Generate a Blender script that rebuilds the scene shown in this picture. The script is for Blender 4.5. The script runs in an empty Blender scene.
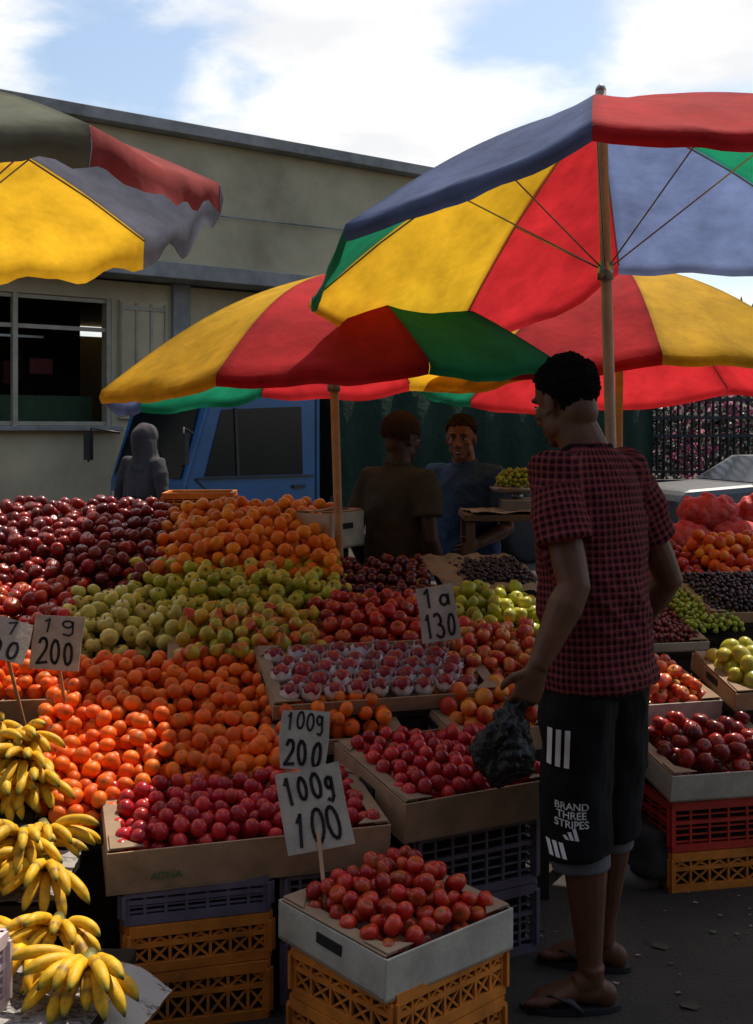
import bpy, math, random
import numpy as np
from mathutils import Vector, Matrix, noise
from mathutils.bvhtree import BVHTree
random.seed(7)
S=bpy.context.scene
S.view_settings.view_transform='Standard'; S.view_settings.look='None'
S.view_settings.exposure=0
COL=S.collection
# ------------------------------------------------------------------ materials
def nt(name):
    m=bpy.data.materials.new(name); m.use_nodes=True
    n=m.node_tree; n.nodes.clear(); return m,n,n.nodes,n.links
def mat(name,col=(.5,.5,.5),rough=.7,var=.2,scale=6,bump=.2,bscale=60,metal=0,vcol=False,trans=0,spec=.5,col2=None,coat=0,dist=.004,detail=6):
    m,n,N,L=nt(name)
    out=N.new('ShaderNodeOutputMaterial'); b=N.new('ShaderNodeBsdfPrincipled')
    tc=N.new('ShaderNodeTexCoord')
    nz=N.new('ShaderNodeTexNoise'); nz.inputs['Scale'].default_value=scale; nz.inputs['Detail'].default_value=detail; nz.inputs['Roughness'].default_value=.65
    L.new(tc.outputs['Object'],nz.inputs['Vector'])
    mr=N.new('ShaderNodeMapRange'); mr.inputs[1].default_value=.3; mr.inputs[2].default_value=.7
    L.new(nz.outputs['Fac'],mr.inputs[0])
    if col2 is None:
        mr.inputs[3].default_value=1-var; mr.inputs[4].default_value=1+var
        vm=N.new('ShaderNodeVectorMath'); vm.operation='SCALE'
        if vcol:
            a=N.new('ShaderNodeAttribute'); a.attribute_name='Col'; L.new(a.outputs['Color'],vm.inputs[0])
        else: vm.inputs[0].default_value=col
        L.new(mr.outputs[0],vm.inputs['Scale']); csock=vm.outputs[0]
    else:
        mx=N.new('ShaderNodeMix'); mx.data_type='RGBA'
        mx.inputs[6].default_value=(*col,1); mx.inputs[7].default_value=(*col2,1)
        L.new(mr.outputs[0],mx.inputs[0]); csock=mx.outputs[2]
    L.new(csock,b.inputs['Base Color'])
    b.inputs['Roughness'].default_value=rough; b.inputs['Metallic'].default_value=metal
    b.inputs['Specular IOR Level'].default_value=spec
    if coat: b.inputs['Coat Weight'].default_value=coat; b.inputs['Coat Roughness'].default_value=.1
    if bump:
        n2=N.new('ShaderNodeTexNoise'); n2.inputs['Scale'].default_value=bscale; n2.inputs['Detail'].default_value=4
        L.new(tc.outputs['Object'],n2.inputs['Vector'])
        bp=N.new('ShaderNodeBump'); bp.inputs['Strength'].default_value=bump; bp.inputs['Distance'].default_value=dist
        L.new(n2.outputs['Fac'],bp.inputs['Height']); L.new(bp.outputs['Normal'],b.inputs['Normal'])
    if trans:
        t=N.new('ShaderNodeBsdfTranslucent'); L.new(csock,t.inputs['Color'])
        mxs=N.new('ShaderNodeMixShader'); mxs.inputs[0].default_value=trans
        L.new(b.outputs[0],mxs.inputs[1]); L.new(t.outputs[0],mxs.inputs[2]); L.new(mxs.outputs[0],out.inputs[0])
    else: L.new(b.outputs[0],out.inputs[0])
    return m
M_fruit=mat('fruit_skin',rough=.27,var=.28,scale=45,bump=.10,bscale=300,vcol=True,dist=.001,spec=.42)
M_fruitmatt=mat('citrus_skin',rough=.42,var=.14,scale=60,bump=.35,bscale=700,vcol=True,dist=.001,spec=.32)
M_banana=mat('banana_skin',rough=.5,var=.28,scale=50,bump=.1,bscale=200,vcol=True,dist=.001,spec=.3)
M_card=mat('cardboard',(.36,.235,.14),.85,.28,9,.3,80,spec=.2)
M_cardw=mat('white_cardboard',(.46,.43,.36),.8,.28,9,.25,80,spec=.2)
M_cardin=mat('cardboard_inner',(.3,.21,.14),.9,.2,9,.2,80,spec=.2)
M_wood=mat('old_wood',(.13,.085,.05),.8,.35,5,.4,40)
M_wooddark=mat('dark_wood',(.028,.022,.016),.9,.3,5,.3,40,spec=.2)
M_polewood=mat('pole_wood',(.42,.25,.13),.6,.25,12,.2,50)
M_polegrey=mat('pole_paint',(.36,.29,.23),.5,.25,12,.2,50)
M_metal=mat('metal_grey',(.35,.35,.35),.35,.15,20,.1,60,metal=.8)
M_cror=mat('orange_plastic',(.66,.22,.035),.45,.35,9,.12,90,spec=.3)
M_crred=mat('red_plastic',(.5,.03,.02),.42,.3,9,.12,90)
M_crgrey=mat('violet_grey_plastic',(.15,.13,.18),.5,.3,9,.12,90,spec=.3)
M_crwhite=mat('pink_white_plastic',(.62,.5,.52),.5,.2,9,.12,90)
M_fab=mat('umbrella_fabric',rough=.8,var=.30,scale=5,bump=.3,bscale=25,vcol=True,trans=.48,dist=.008,spec=.12,detail=10)
M_ink=mat('marker_ink',(.015,.015,.02),.6,.1,9,0)
M_board=mat('sign_board',(.44,.40,.34),.85,.28,14,.3,60,spec=.2)
M_white=mat('white_print',(.72,.72,.72),.7,.08,30,0)
M_green=mat('green_print',(.04,.16,.06),.7,.2,30,0)
M_blueprint=mat('blue_print',(.03,.12,.4),.7,.2,30,0)
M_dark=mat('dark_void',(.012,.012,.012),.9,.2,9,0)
M_hair=mat('black_hair',(.007,.006,.005),1,.3,60,.8,160,spec=.05)
M_hairgrey=mat('greying_hair',(.03,.025,.022),1,.5,90,.6,180,spec=.05)
M_eye=mat('eye_white',(.42,.37,.32),.3,.05,9,0)
M_iris=mat('eye_iris',(.015,.01,.008),.2,.05,9,0)
M_lip=mat('lips',(.10,.04,.03),.5,.1,30,0)
M_teeth=mat('teeth',(.6,.56,.5),.35,.05,9,0)
# ------------------------------------------------------------------ mesh helpers
def basis(d,ref):
    d=Vector(d).normalized(); a=Vector(ref)-d*Vector(ref).dot(d)
    if a.length<1e-4: a=d.orthogonal()
    a.normalize(); return a,d.cross(a)
class MB:
    def __init__(s): s.v=[];s.f=[];s.mi=[];s.sm=[];s.c=[]
    def add(s,vs,fs,mi=0,M=None,smooth=False,col=(1,1,1)):
        o=len(s.v)
        for i,v in enumerate(vs):
            v=Vector(v); s.v.append(tuple(M@v if M else v))
            s.c.append(col[i] if isinstance(col,list) else col)
        for f in fs: s.f.append(tuple(o+i for i in f)); s.mi.append(mi); s.sm.append(smooth)
    def box(s,c,z,mi=0,M=None,R=None):
        x,y,w=z[0]/2,z[1]/2,z[2]/2
        vs=[Vector((i*x,j*y,k*w)) for i in(-1,1) for j in(-1,1) for k in(-1,1)]
        if R: vs=[R@v for v in vs]
        vs=[v+Vector(c) for v in vs]
        s.add(vs,[(0,1,3,2),(4,6,7,5),(0,4,5,1),(2,3,7,6),(0,2,6,4),(1,5,7,3)],mi,M)
    def bar(s,a,b,w,t,mi=0,ref=(0,0,1),M=None):
        a=Vector(a);b=Vector(b);p,q=basis(b-a,ref)
        vs=[e+p*i*w/2+q*j*t/2 for e in(a,b) for i,j in((-1,-1),(1,-1),(1,1),(-1,1))]
        s.add(vs,[(0,3,2,1),(4,5,6,7),(0,1,5,4),(1,2,6,5),(2,3,7,6),(3,0,4,7)],mi,M)
    def tube(s,pts,rads,n=10,mi=0,ref=(0,0,1),smooth=True,M=None,col=(1,1,1),cap=True):
        pts=[Vector(p) for p in pts]; vs=[];fs=[];cl=[]
        k=len(pts)
        if not isinstance(rads,(list,tuple)): rads=[rads]*k
        for i,p in enumerate(pts):
            d=pts[min(i+1,k-1)]-pts[max(i-1,0)]
            a,b=basis(d,ref); r=rads[i]
            ra,rb=(r if isinstance(r,(tuple,list)) else (r,r))
            for j in range(n):
                t=2*math.pi*j/n; vs.append(p+a*ra*math.cos(t)+b*rb*math.sin(t))
                cl.append(col[i] if isinstance(col,list) else col)
        for i in range(k-1):
            for j in range(n):
                fs.append((i*n+j,i*n+(j+1)%n,(i+1)*n+(j+1)%n,(i+1)*n+j))
        if cap: fs.append(tuple(range(n-1,-1,-1))); fs.append(tuple((k-1)*n+j for j in range(n)))
        s.add(vs,fs,mi,M,smooth,cl)
    def ell(s,c,r,ax=None,mi=0,nu=16,nv=10,M=None,col=(1,1,1)):
        vs=[];fs=[]
        ax=ax or (Vector((1,0,0)),Vector((0,1,0)),Vector((0,0,1))); c=Vector(c)
        for i in range(nv+1):
            ph=math.pi*i/nv
            for j in range(nu):
                t=2*math.pi*j/nu
                vs.append(c+ax[0]*r[0]*math.sin(ph)*math.cos(t)+ax[1]*r[1]*math.sin(ph)*math.sin(t)+ax[2]*r[2]*math.cos(ph))
        for i in range(nv):
            for j in range(nu):
                a,b,cc,d=i*nu+j,(i+1)*nu+j,(i+1)*nu+(j+1)%nu,i*nu+(j+1)%nu
                if i==0: fs.append((a,b,cc))
                elif i==nv-1: fs.append((a,b,d))
                else: fs.append((a,b,cc,d))
        s.add(vs,fs,mi,M,True,col)
    def prism(s,poly,y0,y1,mi=0,M=None):
        n=len(poly); vs=[(p[0],y0,p[1]) for p in poly]+[(p[0],y1,p[1]) for p in poly]
        fs=[tuple(range(n)),tuple(range(2*n-1,n-1,-1))]+[(i,i+n,(i+1)%n+n,(i+1)%n) for i in range(n)]
        s.add(vs,fs,mi,M)
    def obj(s,name,mats,parent=None,bevel=0,vcol=False):
        me=bpy.data.meshes.new(name); me.from_pydata(s.v,[],s.f); 
        if not isinstance(mats,(list,tuple)): mats=[mats]
        for m in mats: me.materials.append(m)
        me.polygons.foreach_set('material_index',s.mi); me.polygons.foreach_set('use_smooth',s.sm)
        if vcol:
            a=me.color_attributes.new('Col','FLOAT_COLOR','POINT')
            c=np.ones((len(s.v),4),dtype=np.float32); c[:,:3]=np.array(s.c); a.data.foreach_set('color',c.ravel())
        me.update()
        return mkobj(name,me,parent,bevel)
def mkobj(name,me,parent=None,bevel=0):
    o=bpy.data.objects.new(name,me); COL.objects.link(o)
    if parent:
        o.parent=parent; o.matrix_parent_inverse=Matrix.Translation(parent.location).inverted()
    if bevel:
        b=o.modifiers.new('bev','BEVEL'); b.width=bevel; b.segments=2; b.limit_method='ANGLE'
    return o
def empty(name,loc):
    e=bpy.data.objects.new(name,None); e.location=loc; e.empty_display_size=.1; COL.objects.link(e); return e
def T(x,y,z,rot=0,tilt=0,roll=0):
    return Matrix.Translation((x,y,z))@Matrix.Rotation(math.radians(rot),4,'Z')@Matrix.Rotation(math.radians(tilt),4,'X')@Matrix.Rotation(math.radians(roll),4,'Y')
def evalmesh(o):
    dg=bpy.context.evaluated_depsgraph_get(); dg.update()
    return bpy.data.meshes.new_from_object(o.evaluated_get(dg))
def remesh(mb,name,m,parent,voxel=.006,smooth=3,disp=None):
    o=mb.obj('tmp',m); r=o.modifiers.new('r','REMESH'); r.mode='VOXEL'; r.voxel_size=voxel
    if smooth:
        k=o.modifiers.new('s','SMOOTH'); k.factor=.5; k.iterations=smooth
    me=evalmesh(o); bpy.data.objects.remove(o); me.name=name
    if disp:
        me.update()
        nn=[v.normal.copy() for v in me.vertices]
        for v,nr in zip(me.vertices,nn): v.co=v.co+nr*disp(v.co)
    me.polygons.foreach_set('use_smooth',[True]*len(me.polygons)); me.update()
    return mkobj(name,me,parent)
def textmesh(txt,size,M,name,m,parent,proj=None,bold=.0):
    cu=bpy.data.curves.new('t','FONT'); cu.body=txt; cu.size=size; cu.align_x='CENTER'; cu.align_y='CENTER'; cu.offset=bold; cu.extrude=.0006; cu.space_line=.85
    o=bpy.data.objects.new('t',cu); COL.objects.link(o); me=evalmesh(o); bpy.data.objects.remove(o)
    me.materials.clear(); me.materials.append(m)
    for v in me.vertices:
        p=M@v.co
        if proj: p=proj(p)
        v.co=p
    return mkobj(name,me,parent)
# ------------------------------------------------------------------ camera, world, sun
cam=bpy.data.cameras.new('camera'); co=bpy.data.objects.new('camera',cam); COL.objects.link(co); S.camera=co
co.location=(0,0,1.53); co.rotation_euler=(math.radians(90),0,0)
cam.sensor_fit='VERTICAL'; cam.sensor_height=36; cam.lens=36*1150/1024; cam.shift_y=-82/1024; cam.clip_end=2000; cam.clip_start=.05
SUN_EL=60; SUN_AZ=30
w=bpy.data.worlds.new('World'); S.world=w; w.use_nodes=True
n=w.node_tree; N=n.nodes; L=n.links; N.clear()
out=N.new('ShaderNodeOutputWorld'); bg=N.new('ShaderNodeBackground'); bg.inputs['Strength'].default_value=.145
sk=N.new('ShaderNodeTexSky'); sk.sky_type='NISHITA'; sk.sun_disc=False; sk.sun_elevation=math.radians(SUN_EL); sk.sun_rotation=math.radians(SUN_AZ)
sk.air_density=1.2; sk.dust_density=1.6; sk.ozone_density=1.3
tc=N.new('ShaderNodeTexCoord'); sp=N.new('ShaderNodeSeparateXYZ'); L.new(tc.outputs['Generated'],sp.inputs[0])
def mth(op,a,b=None,c=None):
    k=N.new('ShaderNodeMath'); k.operation=op
    for i,x in enumerate((a,b,c)):
        if x is None: continue
        if isinstance(x,(int,float)): k.inputs[i].default_value=x
        else: L.new(x,k.inputs[i])
    return k.outputs[0]
zz=mth('ADD',mth('MAXIMUM',sp.outputs[2],0),.22)
cx=N.new('ShaderNodeCombineXYZ'); L.new(mth('DIVIDE',sp.outputs[0],zz),cx.inputs[0]); L.new(mth('DIVIDE',sp.outputs[1],zz),cx.inputs[1]); cx.inputs[2].default_value=3.7
cn=N.new('ShaderNodeTexNoise'); cn.inputs['Scale'].default_value=3.0; cn.inputs['Detail'].default_value=10; cn.inputs['Roughness'].default_value=.55; cn.inputs['Distortion'].default_value=.25
L.new(cx.outputs[0],cn.inputs['Vector'])
def blob(d,rad,amp):
    d=Vector(d).normalized()
    vd=N.new('ShaderNodeVectorMath'); vd.operation='DISTANCE'; vd.inputs[1].default_value=d
    L.new(tc.outputs['Generated'],vd.inputs[0])
    return mth('MULTIPLY',mth('MAXIMUM',mth('SUBTRACT',1,mth('DIVIDE',vd.outputs['Value'],rad)),0),amp)
bl=mth('ADD',blob((.0,1,.25),.18,.42),blob((.30,1,.36),.11,.18))
bl=mth('ADD',bl,blob((-.33,1,.32),.06,.10)); bl=mth('ADD',bl,blob((-.10,1,.36),.12,.20))
bl=mth('ADD',bl,blob((.13,1,.33),.09,-.26)); bl=mth('ADD',bl,blob((-.24,1,.33),.09,-.24))
bl=mth('ADD',bl,blob((0,.1,1),1.0,.25)); bl=mth('ADD',bl,blob((0,-1,.3),1.3,-.5))  # unseen overhead cloud and clear sky behind camera, shaped for ambient light
dens=mth('ADD',cn.outputs['Fac'],bl)
mr=N.new('ShaderNodeMapRange'); mr.interpolation_type='SMOOTHSTEP'; mr.inputs[1].default_value=.42; mr.inputs[2].default_value=.68; L.new(dens,mr.inputs[0])
cs=N.new('ShaderNodeTexNoise'); cs.inputs['Scale'].default_value=4; cs.inputs['Detail'].default_value=6; L.new(cx.outputs[0],cs.inputs['Vector'])
cm=N.new('ShaderNodeMix'); cm.data_type='RGBA'; cm.inputs[6].default_value=(6.4,6.45,6.6,1); cm.inputs[7].default_value=(7.8,7.7,7.5,1)
mr2=N.new('ShaderNodeMapRange'); mr2.inputs[1].default_value=.35; mr2.inputs[2].default_value=.55; L.new(cs.outputs['Fac'],mr2.inputs[0]); L.new(mr2.outputs[0],cm.inputs[0])
mx=N.new('ShaderNodeMix'); mx.data_type='RGBA'; L.new(mr.outputs[0],mx.inputs[0]); L.new(sk.outputs[0],mx.inputs[6]); L.new(cm.outputs[2],mx.inputs[7])
L.new(mx.outputs[2],bg.inputs[0]); L.new(bg.outputs[0],out.inputs[0])
sl=bpy.data.lights.new('sun','SUN'); so=bpy.data.objects.new('sun',sl); COL.objects.link(so)
sl.energy=5.0; sl.angle=math.radians(.5); sl.color=(1,.90,.76)
e,a=math.radians(SUN_EL),math.radians(SUN_AZ)
sd=Vector((math.sin(a)*math.cos(e),math.cos(a)*math.cos(e),math.sin(e)))
so.rotation_euler=(-sd).to_track_quat('-Z','Y').to_euler(); so.location=sd*30
# ------------------------------------------------------------------ ground
M_ground=mat('asphalt',(.028,.024,.020),.88,.45,1.6,.6,90,col2=(.060,.052,.044),dist=.008,detail=12,spec=.25)
g=MB(); g.add([(-400,-100,0),(400,-100,0),(400,900,0),(-400,900,0)],[(0,1,2,3)]); g.obj('ground',M_ground)
# ------------------------------------------------------------------ building
ang=math.degrees(math.atan2(.606,.795))
Mb=T(-3.85,14,0,ang)
M_wall=mat('weathered_render',(.50,.41,.26),.9,.28,.7,.3,30,detail=12,dist=.01,spec=.2)
M_wallu=mat('weathered_render_upper',(.50,.42,.27),.9,.38,.5,.3,30,detail=14,dist=.01,spec=.2)
M_conc=mat('grey_concrete',(.28,.27,.25),.9,.4,2,.3,30,detail=12,spec=.2)
M_frame=mat('window_frame_paint',(.38,.33,.24),.6,.2,6,.1,30)
be=empty('market_hall_building',(-3.85,14,0))
b=MB()
W0,W1=-1.75,.67; x0,x1=-9,9.6; D=8
b.box(((x0+W0)/2,.15,1.7),(W0-x0,.3,3.4),0,Mb); b.box(((W1+x1)/2,.15,1.7),(x1-W1,.3,3.4),0,Mb)
b.box(((W0+W1)/2,.15,.79),(W1-W0,.3,1.58),0,Mb); b.box(((W0+W1)/2,.15,3.285),(W1-W0,.3,.23),0,Mb)
b.box((x1-.15,D/2+.3,1.7),(.3,D,3.4),0,Mb); b.box((x0+.15,D/2+.3,1.7),(.3,D,3.4),0,Mb); b.box(((x0+x1)/2,D+.45,1.7),(x1-x0,.3,3.4),0,Mb)
b.box(((x0+x1)/2,.17+D/2,4.47),(x1-x0-.02,D+.3,1.74),1,Mb)
b.obj('walls',[M_wall,M_wallu],be)
b=MB()
b.box(((x0+x1)/2,-.22,3.5),(x1-x0,.5,.15),0,Mb); b.box(((x0+x1)/2,-.485,3.53),(x1-x0,.03,.2),0,Mb)
b.box(((x0+x1)/2,D/2+.1,5.42),(x1-x0+.2,D+.6,.15),0,Mb)
b.box(((W0+W1)/2,-.06,1.55),(W1-W0+.2,.14,.06),0,Mb)
for xx in (-6,1.62,5.2): b.box((xx,-.03,1.71),(.25,.07,3.42),0,Mb)
b.obj('ledges_and_parapet',M_conc,be,.01)
b=MB()
for xx in (W0+.03,-.55,W1-.03): b.box((xx,.05,2.375),(.06,.08,1.59),0,Mb)
for zz_ in (1.61,3.14,2.78): b.box(((W0+W1)/2,.062,zz_),(W1-W0-.06,.05,.05),0,Mb)
b.box((W1+.42,-.02,2.42),(.66,.05,1.5),1,Mb)
for k in range(4): b.box((W1+.12+k*.2,-.05,2.42),(.03,.025,1.44),0,Mb)
for k in range(2): b.box((W1+.42,-.053,1.75+k*1.32),(.62,.02,.05),0,Mb)
b.obj('window_frames',[M_frame,M_wall],be)
b=MB(); b.box(((W0+W1)/2,2.2,2.4),(3.4,.1,2.6),0,Mb); b.box(((W0+W1)/2,1.2,3.3),(3.4,2,.05),0,Mb); b.box(((W0+W1)/2,.5,1.78),(2.3,.1,.36),1,Mb)  # black back and ceiling panels paint the shade of the room
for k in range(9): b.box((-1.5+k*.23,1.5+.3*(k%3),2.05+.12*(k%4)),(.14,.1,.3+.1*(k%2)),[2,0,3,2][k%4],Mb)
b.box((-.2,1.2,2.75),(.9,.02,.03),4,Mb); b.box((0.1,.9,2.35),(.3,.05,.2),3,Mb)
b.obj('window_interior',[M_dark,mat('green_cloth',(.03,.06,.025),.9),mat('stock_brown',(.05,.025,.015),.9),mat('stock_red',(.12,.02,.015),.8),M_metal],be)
b=MB(); b.tube([Mb@Vector((-8,-.06,4.4+.0)),Mb@Vector((-2,-.06,4.32)),Mb@Vector((4,-.06,4.4)),Mb@Vector((9,-.06,4.36))],.012,6)
b.obj('cable',M_conc,be)
oe=empty('unseen_blocker_building',(0,-4.5,0)); b=MB()  # unseen building added behind the camera to block low sky light
M_owall=mat('brown_painted_wall',(.20,.16,.12),.9,.25,1,.3,30,spec=.2)
b.box((0,-6.5,3.6),(26,4,7.2),0); 
b.obj('walls',M_owall,oe)
b=MB()
for k in range(9):
    b.box((-11+k*2.75,-4.49,1.3),(1.9,.06,2.6),0); b.box((-11+k*2.75,-4.49,5.1),(1.3,.06,1.3),0)
b.obj('doors_and_windows',M_dark,oe)
b=MB(); b.box((0,-3.7,3.2),(26,1.7,.12),0); b.box((0,-6.5,7.3),(26.4,4.4,.2),0); b.obj('awning_and_cornice',M_conc,oe)
# ------------------------------------------------------------------ umbrellas
RED=(.60,.028,.034);BLU=(.14,.19,.36);YEL=(.80,.46,.025);GRN=(.015,.26,.13);GRY=(.22,.24,.18);DKB=(.11,.12,.16);FRED=(.42,.075,.07)
def umbrella(center,R,apexoff,a,bb,rot,cols,base,val=.05,polemat=M_polegrey,polr=.02,seed=1,tatter=0,cz={},ca={},finial=.04,bulge=.085,cr={}):
    e=empty('market_umbrella',(base[0],base[1],0)); rng=random.Random(seed)
    C=Vector(center); nrm=Vector((-a,-bb,1)).normalized(); ux=Vector((1,0,a)).normalized(); uy=nrm.cross(ux)
    apex=C+Vector(apexoff); nR,nU=16,18
    m=MB()
    jit=[rng.uniform(-.025,.025) for _ in range(8)]
    def corner(k):
        k%=8; A=math.radians(rot+45*k+ca.get(k,0)); r=R*(1+jit[k]*.5)*cr.get(k,1)
        return ux*math.cos(A)*r+uy*math.sin(A)*r+nrm*jit[k]+Vector((0,0,cz.get(k,0)))
    def P(k,u,t):
        s=math.sin(math.pi*u)
        rimv=(corner(k)*(1-u)+corner(k+1)*u)*(1+.015*s)
        q=apex+(C+rimv-apex)*t
        bul=math.sin(math.pi*t)*bulge*R/1.05
        q=q+nrm*(bul-(.035*s*t))
        q=q+nrm*(noise.noise(q*3.1)*.030+noise.noise(q*9)*.010)*s*t
        q=q+Vector((0,0,.007*math.sin(9*u+5*t+k)))*t*s
        return q
    for k in range(8):
        vs=[];fs=[];cl=[]; c=cols[k%len(cols)]
        for i in range(nR+1):
            for j in range(nU+1):
                vs.append(P(k,j/nU,i/nR)); 
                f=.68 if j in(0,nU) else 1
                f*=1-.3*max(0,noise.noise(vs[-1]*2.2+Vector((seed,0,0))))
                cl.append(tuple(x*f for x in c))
        for rr_ in (0,1):
            for j in range(nU+1):
                u=j/nU; p=P(k,u,1); outv=(p-C); outv.z=0; outv.normalize()
                h=val*(1+.2*noise.noise(p*6)+tatter*1.2*noise.noise(p*7+Vector((0,0,seed))))
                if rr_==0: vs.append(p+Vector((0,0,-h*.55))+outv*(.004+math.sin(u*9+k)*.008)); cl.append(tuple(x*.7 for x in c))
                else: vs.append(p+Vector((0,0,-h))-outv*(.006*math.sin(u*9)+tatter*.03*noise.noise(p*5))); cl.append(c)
        for i in range(nR+2):
            for j in range(nU):
                q=i*(nU+1)+j; fs.append((q,q+1,q+nU+2,q+nU+1))
        m.add(vs,fs,0,None,True,cl)
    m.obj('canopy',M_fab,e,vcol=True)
    m=MB()
    B=Vector((base[0],base[1],0)); top=apex+Vector((0,0,finial)); 
    m.tube([B,B.lerp(apex,.5)+Vector((.004,0,0)),top],polr,12)
    m.obj('pole',polemat,e)
    m=MB(); 
    if finial>0: m.tube([top,top+Vector((0,0,.015)),top+Vector((0,0,.025))],[polr*1.05,polr*.8,.004],10)
    hub=apex.lerp(B,.22)
    for k in range(8):
        pts=[P(k,0,t)-nrm*.008 for t in (.02,.25,.5,.75,1)]
        m.tube(pts,.0035,5); m.tube([hub,P(k,0,.5)-nrm*.012],.003,5)
    m.tube([hub-Vector((0,0,.03)),hub+Vector((0,0,.03))],polr*1.5,10)
    m.obj('ribs_and_struts',M_metal,e)
    m=MB(); m.tube([B,B+Vector((0,0,.08)),B+Vector((0,0,.1)),B+Vector((0,0,.3))],[.2,.19,.05,.04],16); m.obj('weighted_base',M_conc,e)
    return e
umbrella((.84,3.98,2.19),1.07,(-.06,.02,.48),.17,-.10,-101,[RED,YEL,GRN,BLU,RED,YEL,GRN,BLU],(.855,4.02),.05,M_polegrey,.019,3,cz={0:.09,4:.13,5:-.11,6:.05,7:.02,3:-.04},ca={0:-4,5:-2,7:0},bulge=.05,cr={2:1.22,3:1.22,6:1.06,7:1.04})  # off-view right corners stretched so the canopy shades the ground
umbrella((-.20,5.0,1.745),.985,(-.0,0,.47),.06,.0,-112,[RED,GRN,BLU,YEL,RED,GRN,BLU,YEL],(-.14,5.06),.05,M_polewood,.019,5,finial=0)
umbrella((1.27,6.0,1.80),1.06,(0,0,.60),.03,-.07,-92,[YEL,GRN,RED,RED,RED,GRN,YEL,RED],(1.27,6.1),.05,M_polewood,.02,8,finial=0)
umbrella((-1.54,3.62,2.25),1.03,(0,0,.34),.06,-.03,-84,[GRY,FRED,DKB,YEL,YEL,GRN,GRY,RED],(-1.56,3.62),.085,M_polegrey,.022,11,tatter=.7,bulge=.06)
# ------------------------------------------------------------------ fruit
def proto(kind,nu=12,nv=9):
    V=[];F=[];ph=[]
    for i in range(nv+1):
        p=math.pi*i/nv
        for j in range(nu if 0<i<nv else 1):
            t=2*math.pi*j/nu; r=math.sin(p); z=math.cos(p)
            if kind=='apple':
                z=z*.88-.26*math.exp(-(p/.42)**2)+.14*math.exp(-((math.pi-p)/.4)**2); r*=1.0+.06*math.cos(p); r*=1+.015*math.cos(5*t)*(p>1.5)
            elif kind=='pear':
                z=z*1.42 if p<1.57 else z*1.0; r*=(1.0-.46*max(0,math.cos(p))**.7) if p<1.57 else 1.0
            elif kind=='citrus': z=z*.86-.05*math.exp(-(p/.3)**2)
            elif kind=='plum': z=z*1.06-.1*math.exp(-(p/.35)**2); r*=1-.05*math.exp(-(min(t,2*math.pi-t)/.4)**2)
            elif kind=='mango': z=z*1.3
            V.append((r*math.cos(t),r*math.sin(t),z)); ph.append(p)
    def idx(i,j): return 0 if i==0 else (1+(nv-1)*nu if i==nv else 1+(i-1)*nu+j%nu)
    for i in range(nv):
        for j in range(nu):
            if i==0: F.append((0,idx(1,j),idx(1,j+1)))
            elif i==nv-1: F.append((idx(i,j),idx(nv,0),idx(i,j+1)))
            else: F.append((idx(i,j),idx(i+1,j),idx(i+1,j+1),idx(i,j+1)))
    return np.array(V),F,np.array(ph)
def pack(w,d,r,hf,rng,maxn=700,cand=16,layers=2.4,rv=.1):
    P=np.zeros((maxn,3));R=np.zeros(maxn);n_=0;fails=0
    while fails<30 and n_<maxn:
        rr=r*(1+rng.uniform(-rv,rv))
        C=np.stack([rng.uniform(-w/2+rr,w/2-rr,cand),rng.uniform(-d/2+rr,d/2-rr,cand)],1)
        H=np.array([hf(x,y) for x,y in C]); z=np.maximum(H-layers*2*r,0)+rr
        if n_:
            D=((P[:n_,None,:2]-C[None])**2).sum(2); s2=((R[:n_]+rr)**2*.92)[:,None]
            zz_=np.where(D<s2,P[:n_,2:3]+np.sqrt(np.maximum(s2-D,0)),-1); z=np.maximum(z,zz_.max(0))
        ok=z<=H-rr*.3
        if not ok.any(): fails+=1; continue
        z=np.where(ok,z,99); 
        k=np.argmin(z-H) 
        P[n_]=(C[k,0],C[k,1],z[k]);R[n_]=rr;n_+=1;fails=0
    return P[:n_],R[:n_]
def randrot(rng,tiltmax=None):
    ax=rng.normal(size=3); ax/=np.linalg.norm(ax)
    if tiltmax is None: an=rng.uniform(0,math.pi)
    else: ax[2]=0; ax/=np.linalg.norm(ax); an=abs(rng.normal())*tiltmax
    return np.array((Matrix.Rotation(an,3,Vector(ax))@Matrix.Rotation(rng.uniform(0,6.28),3,'Z')))
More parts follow.
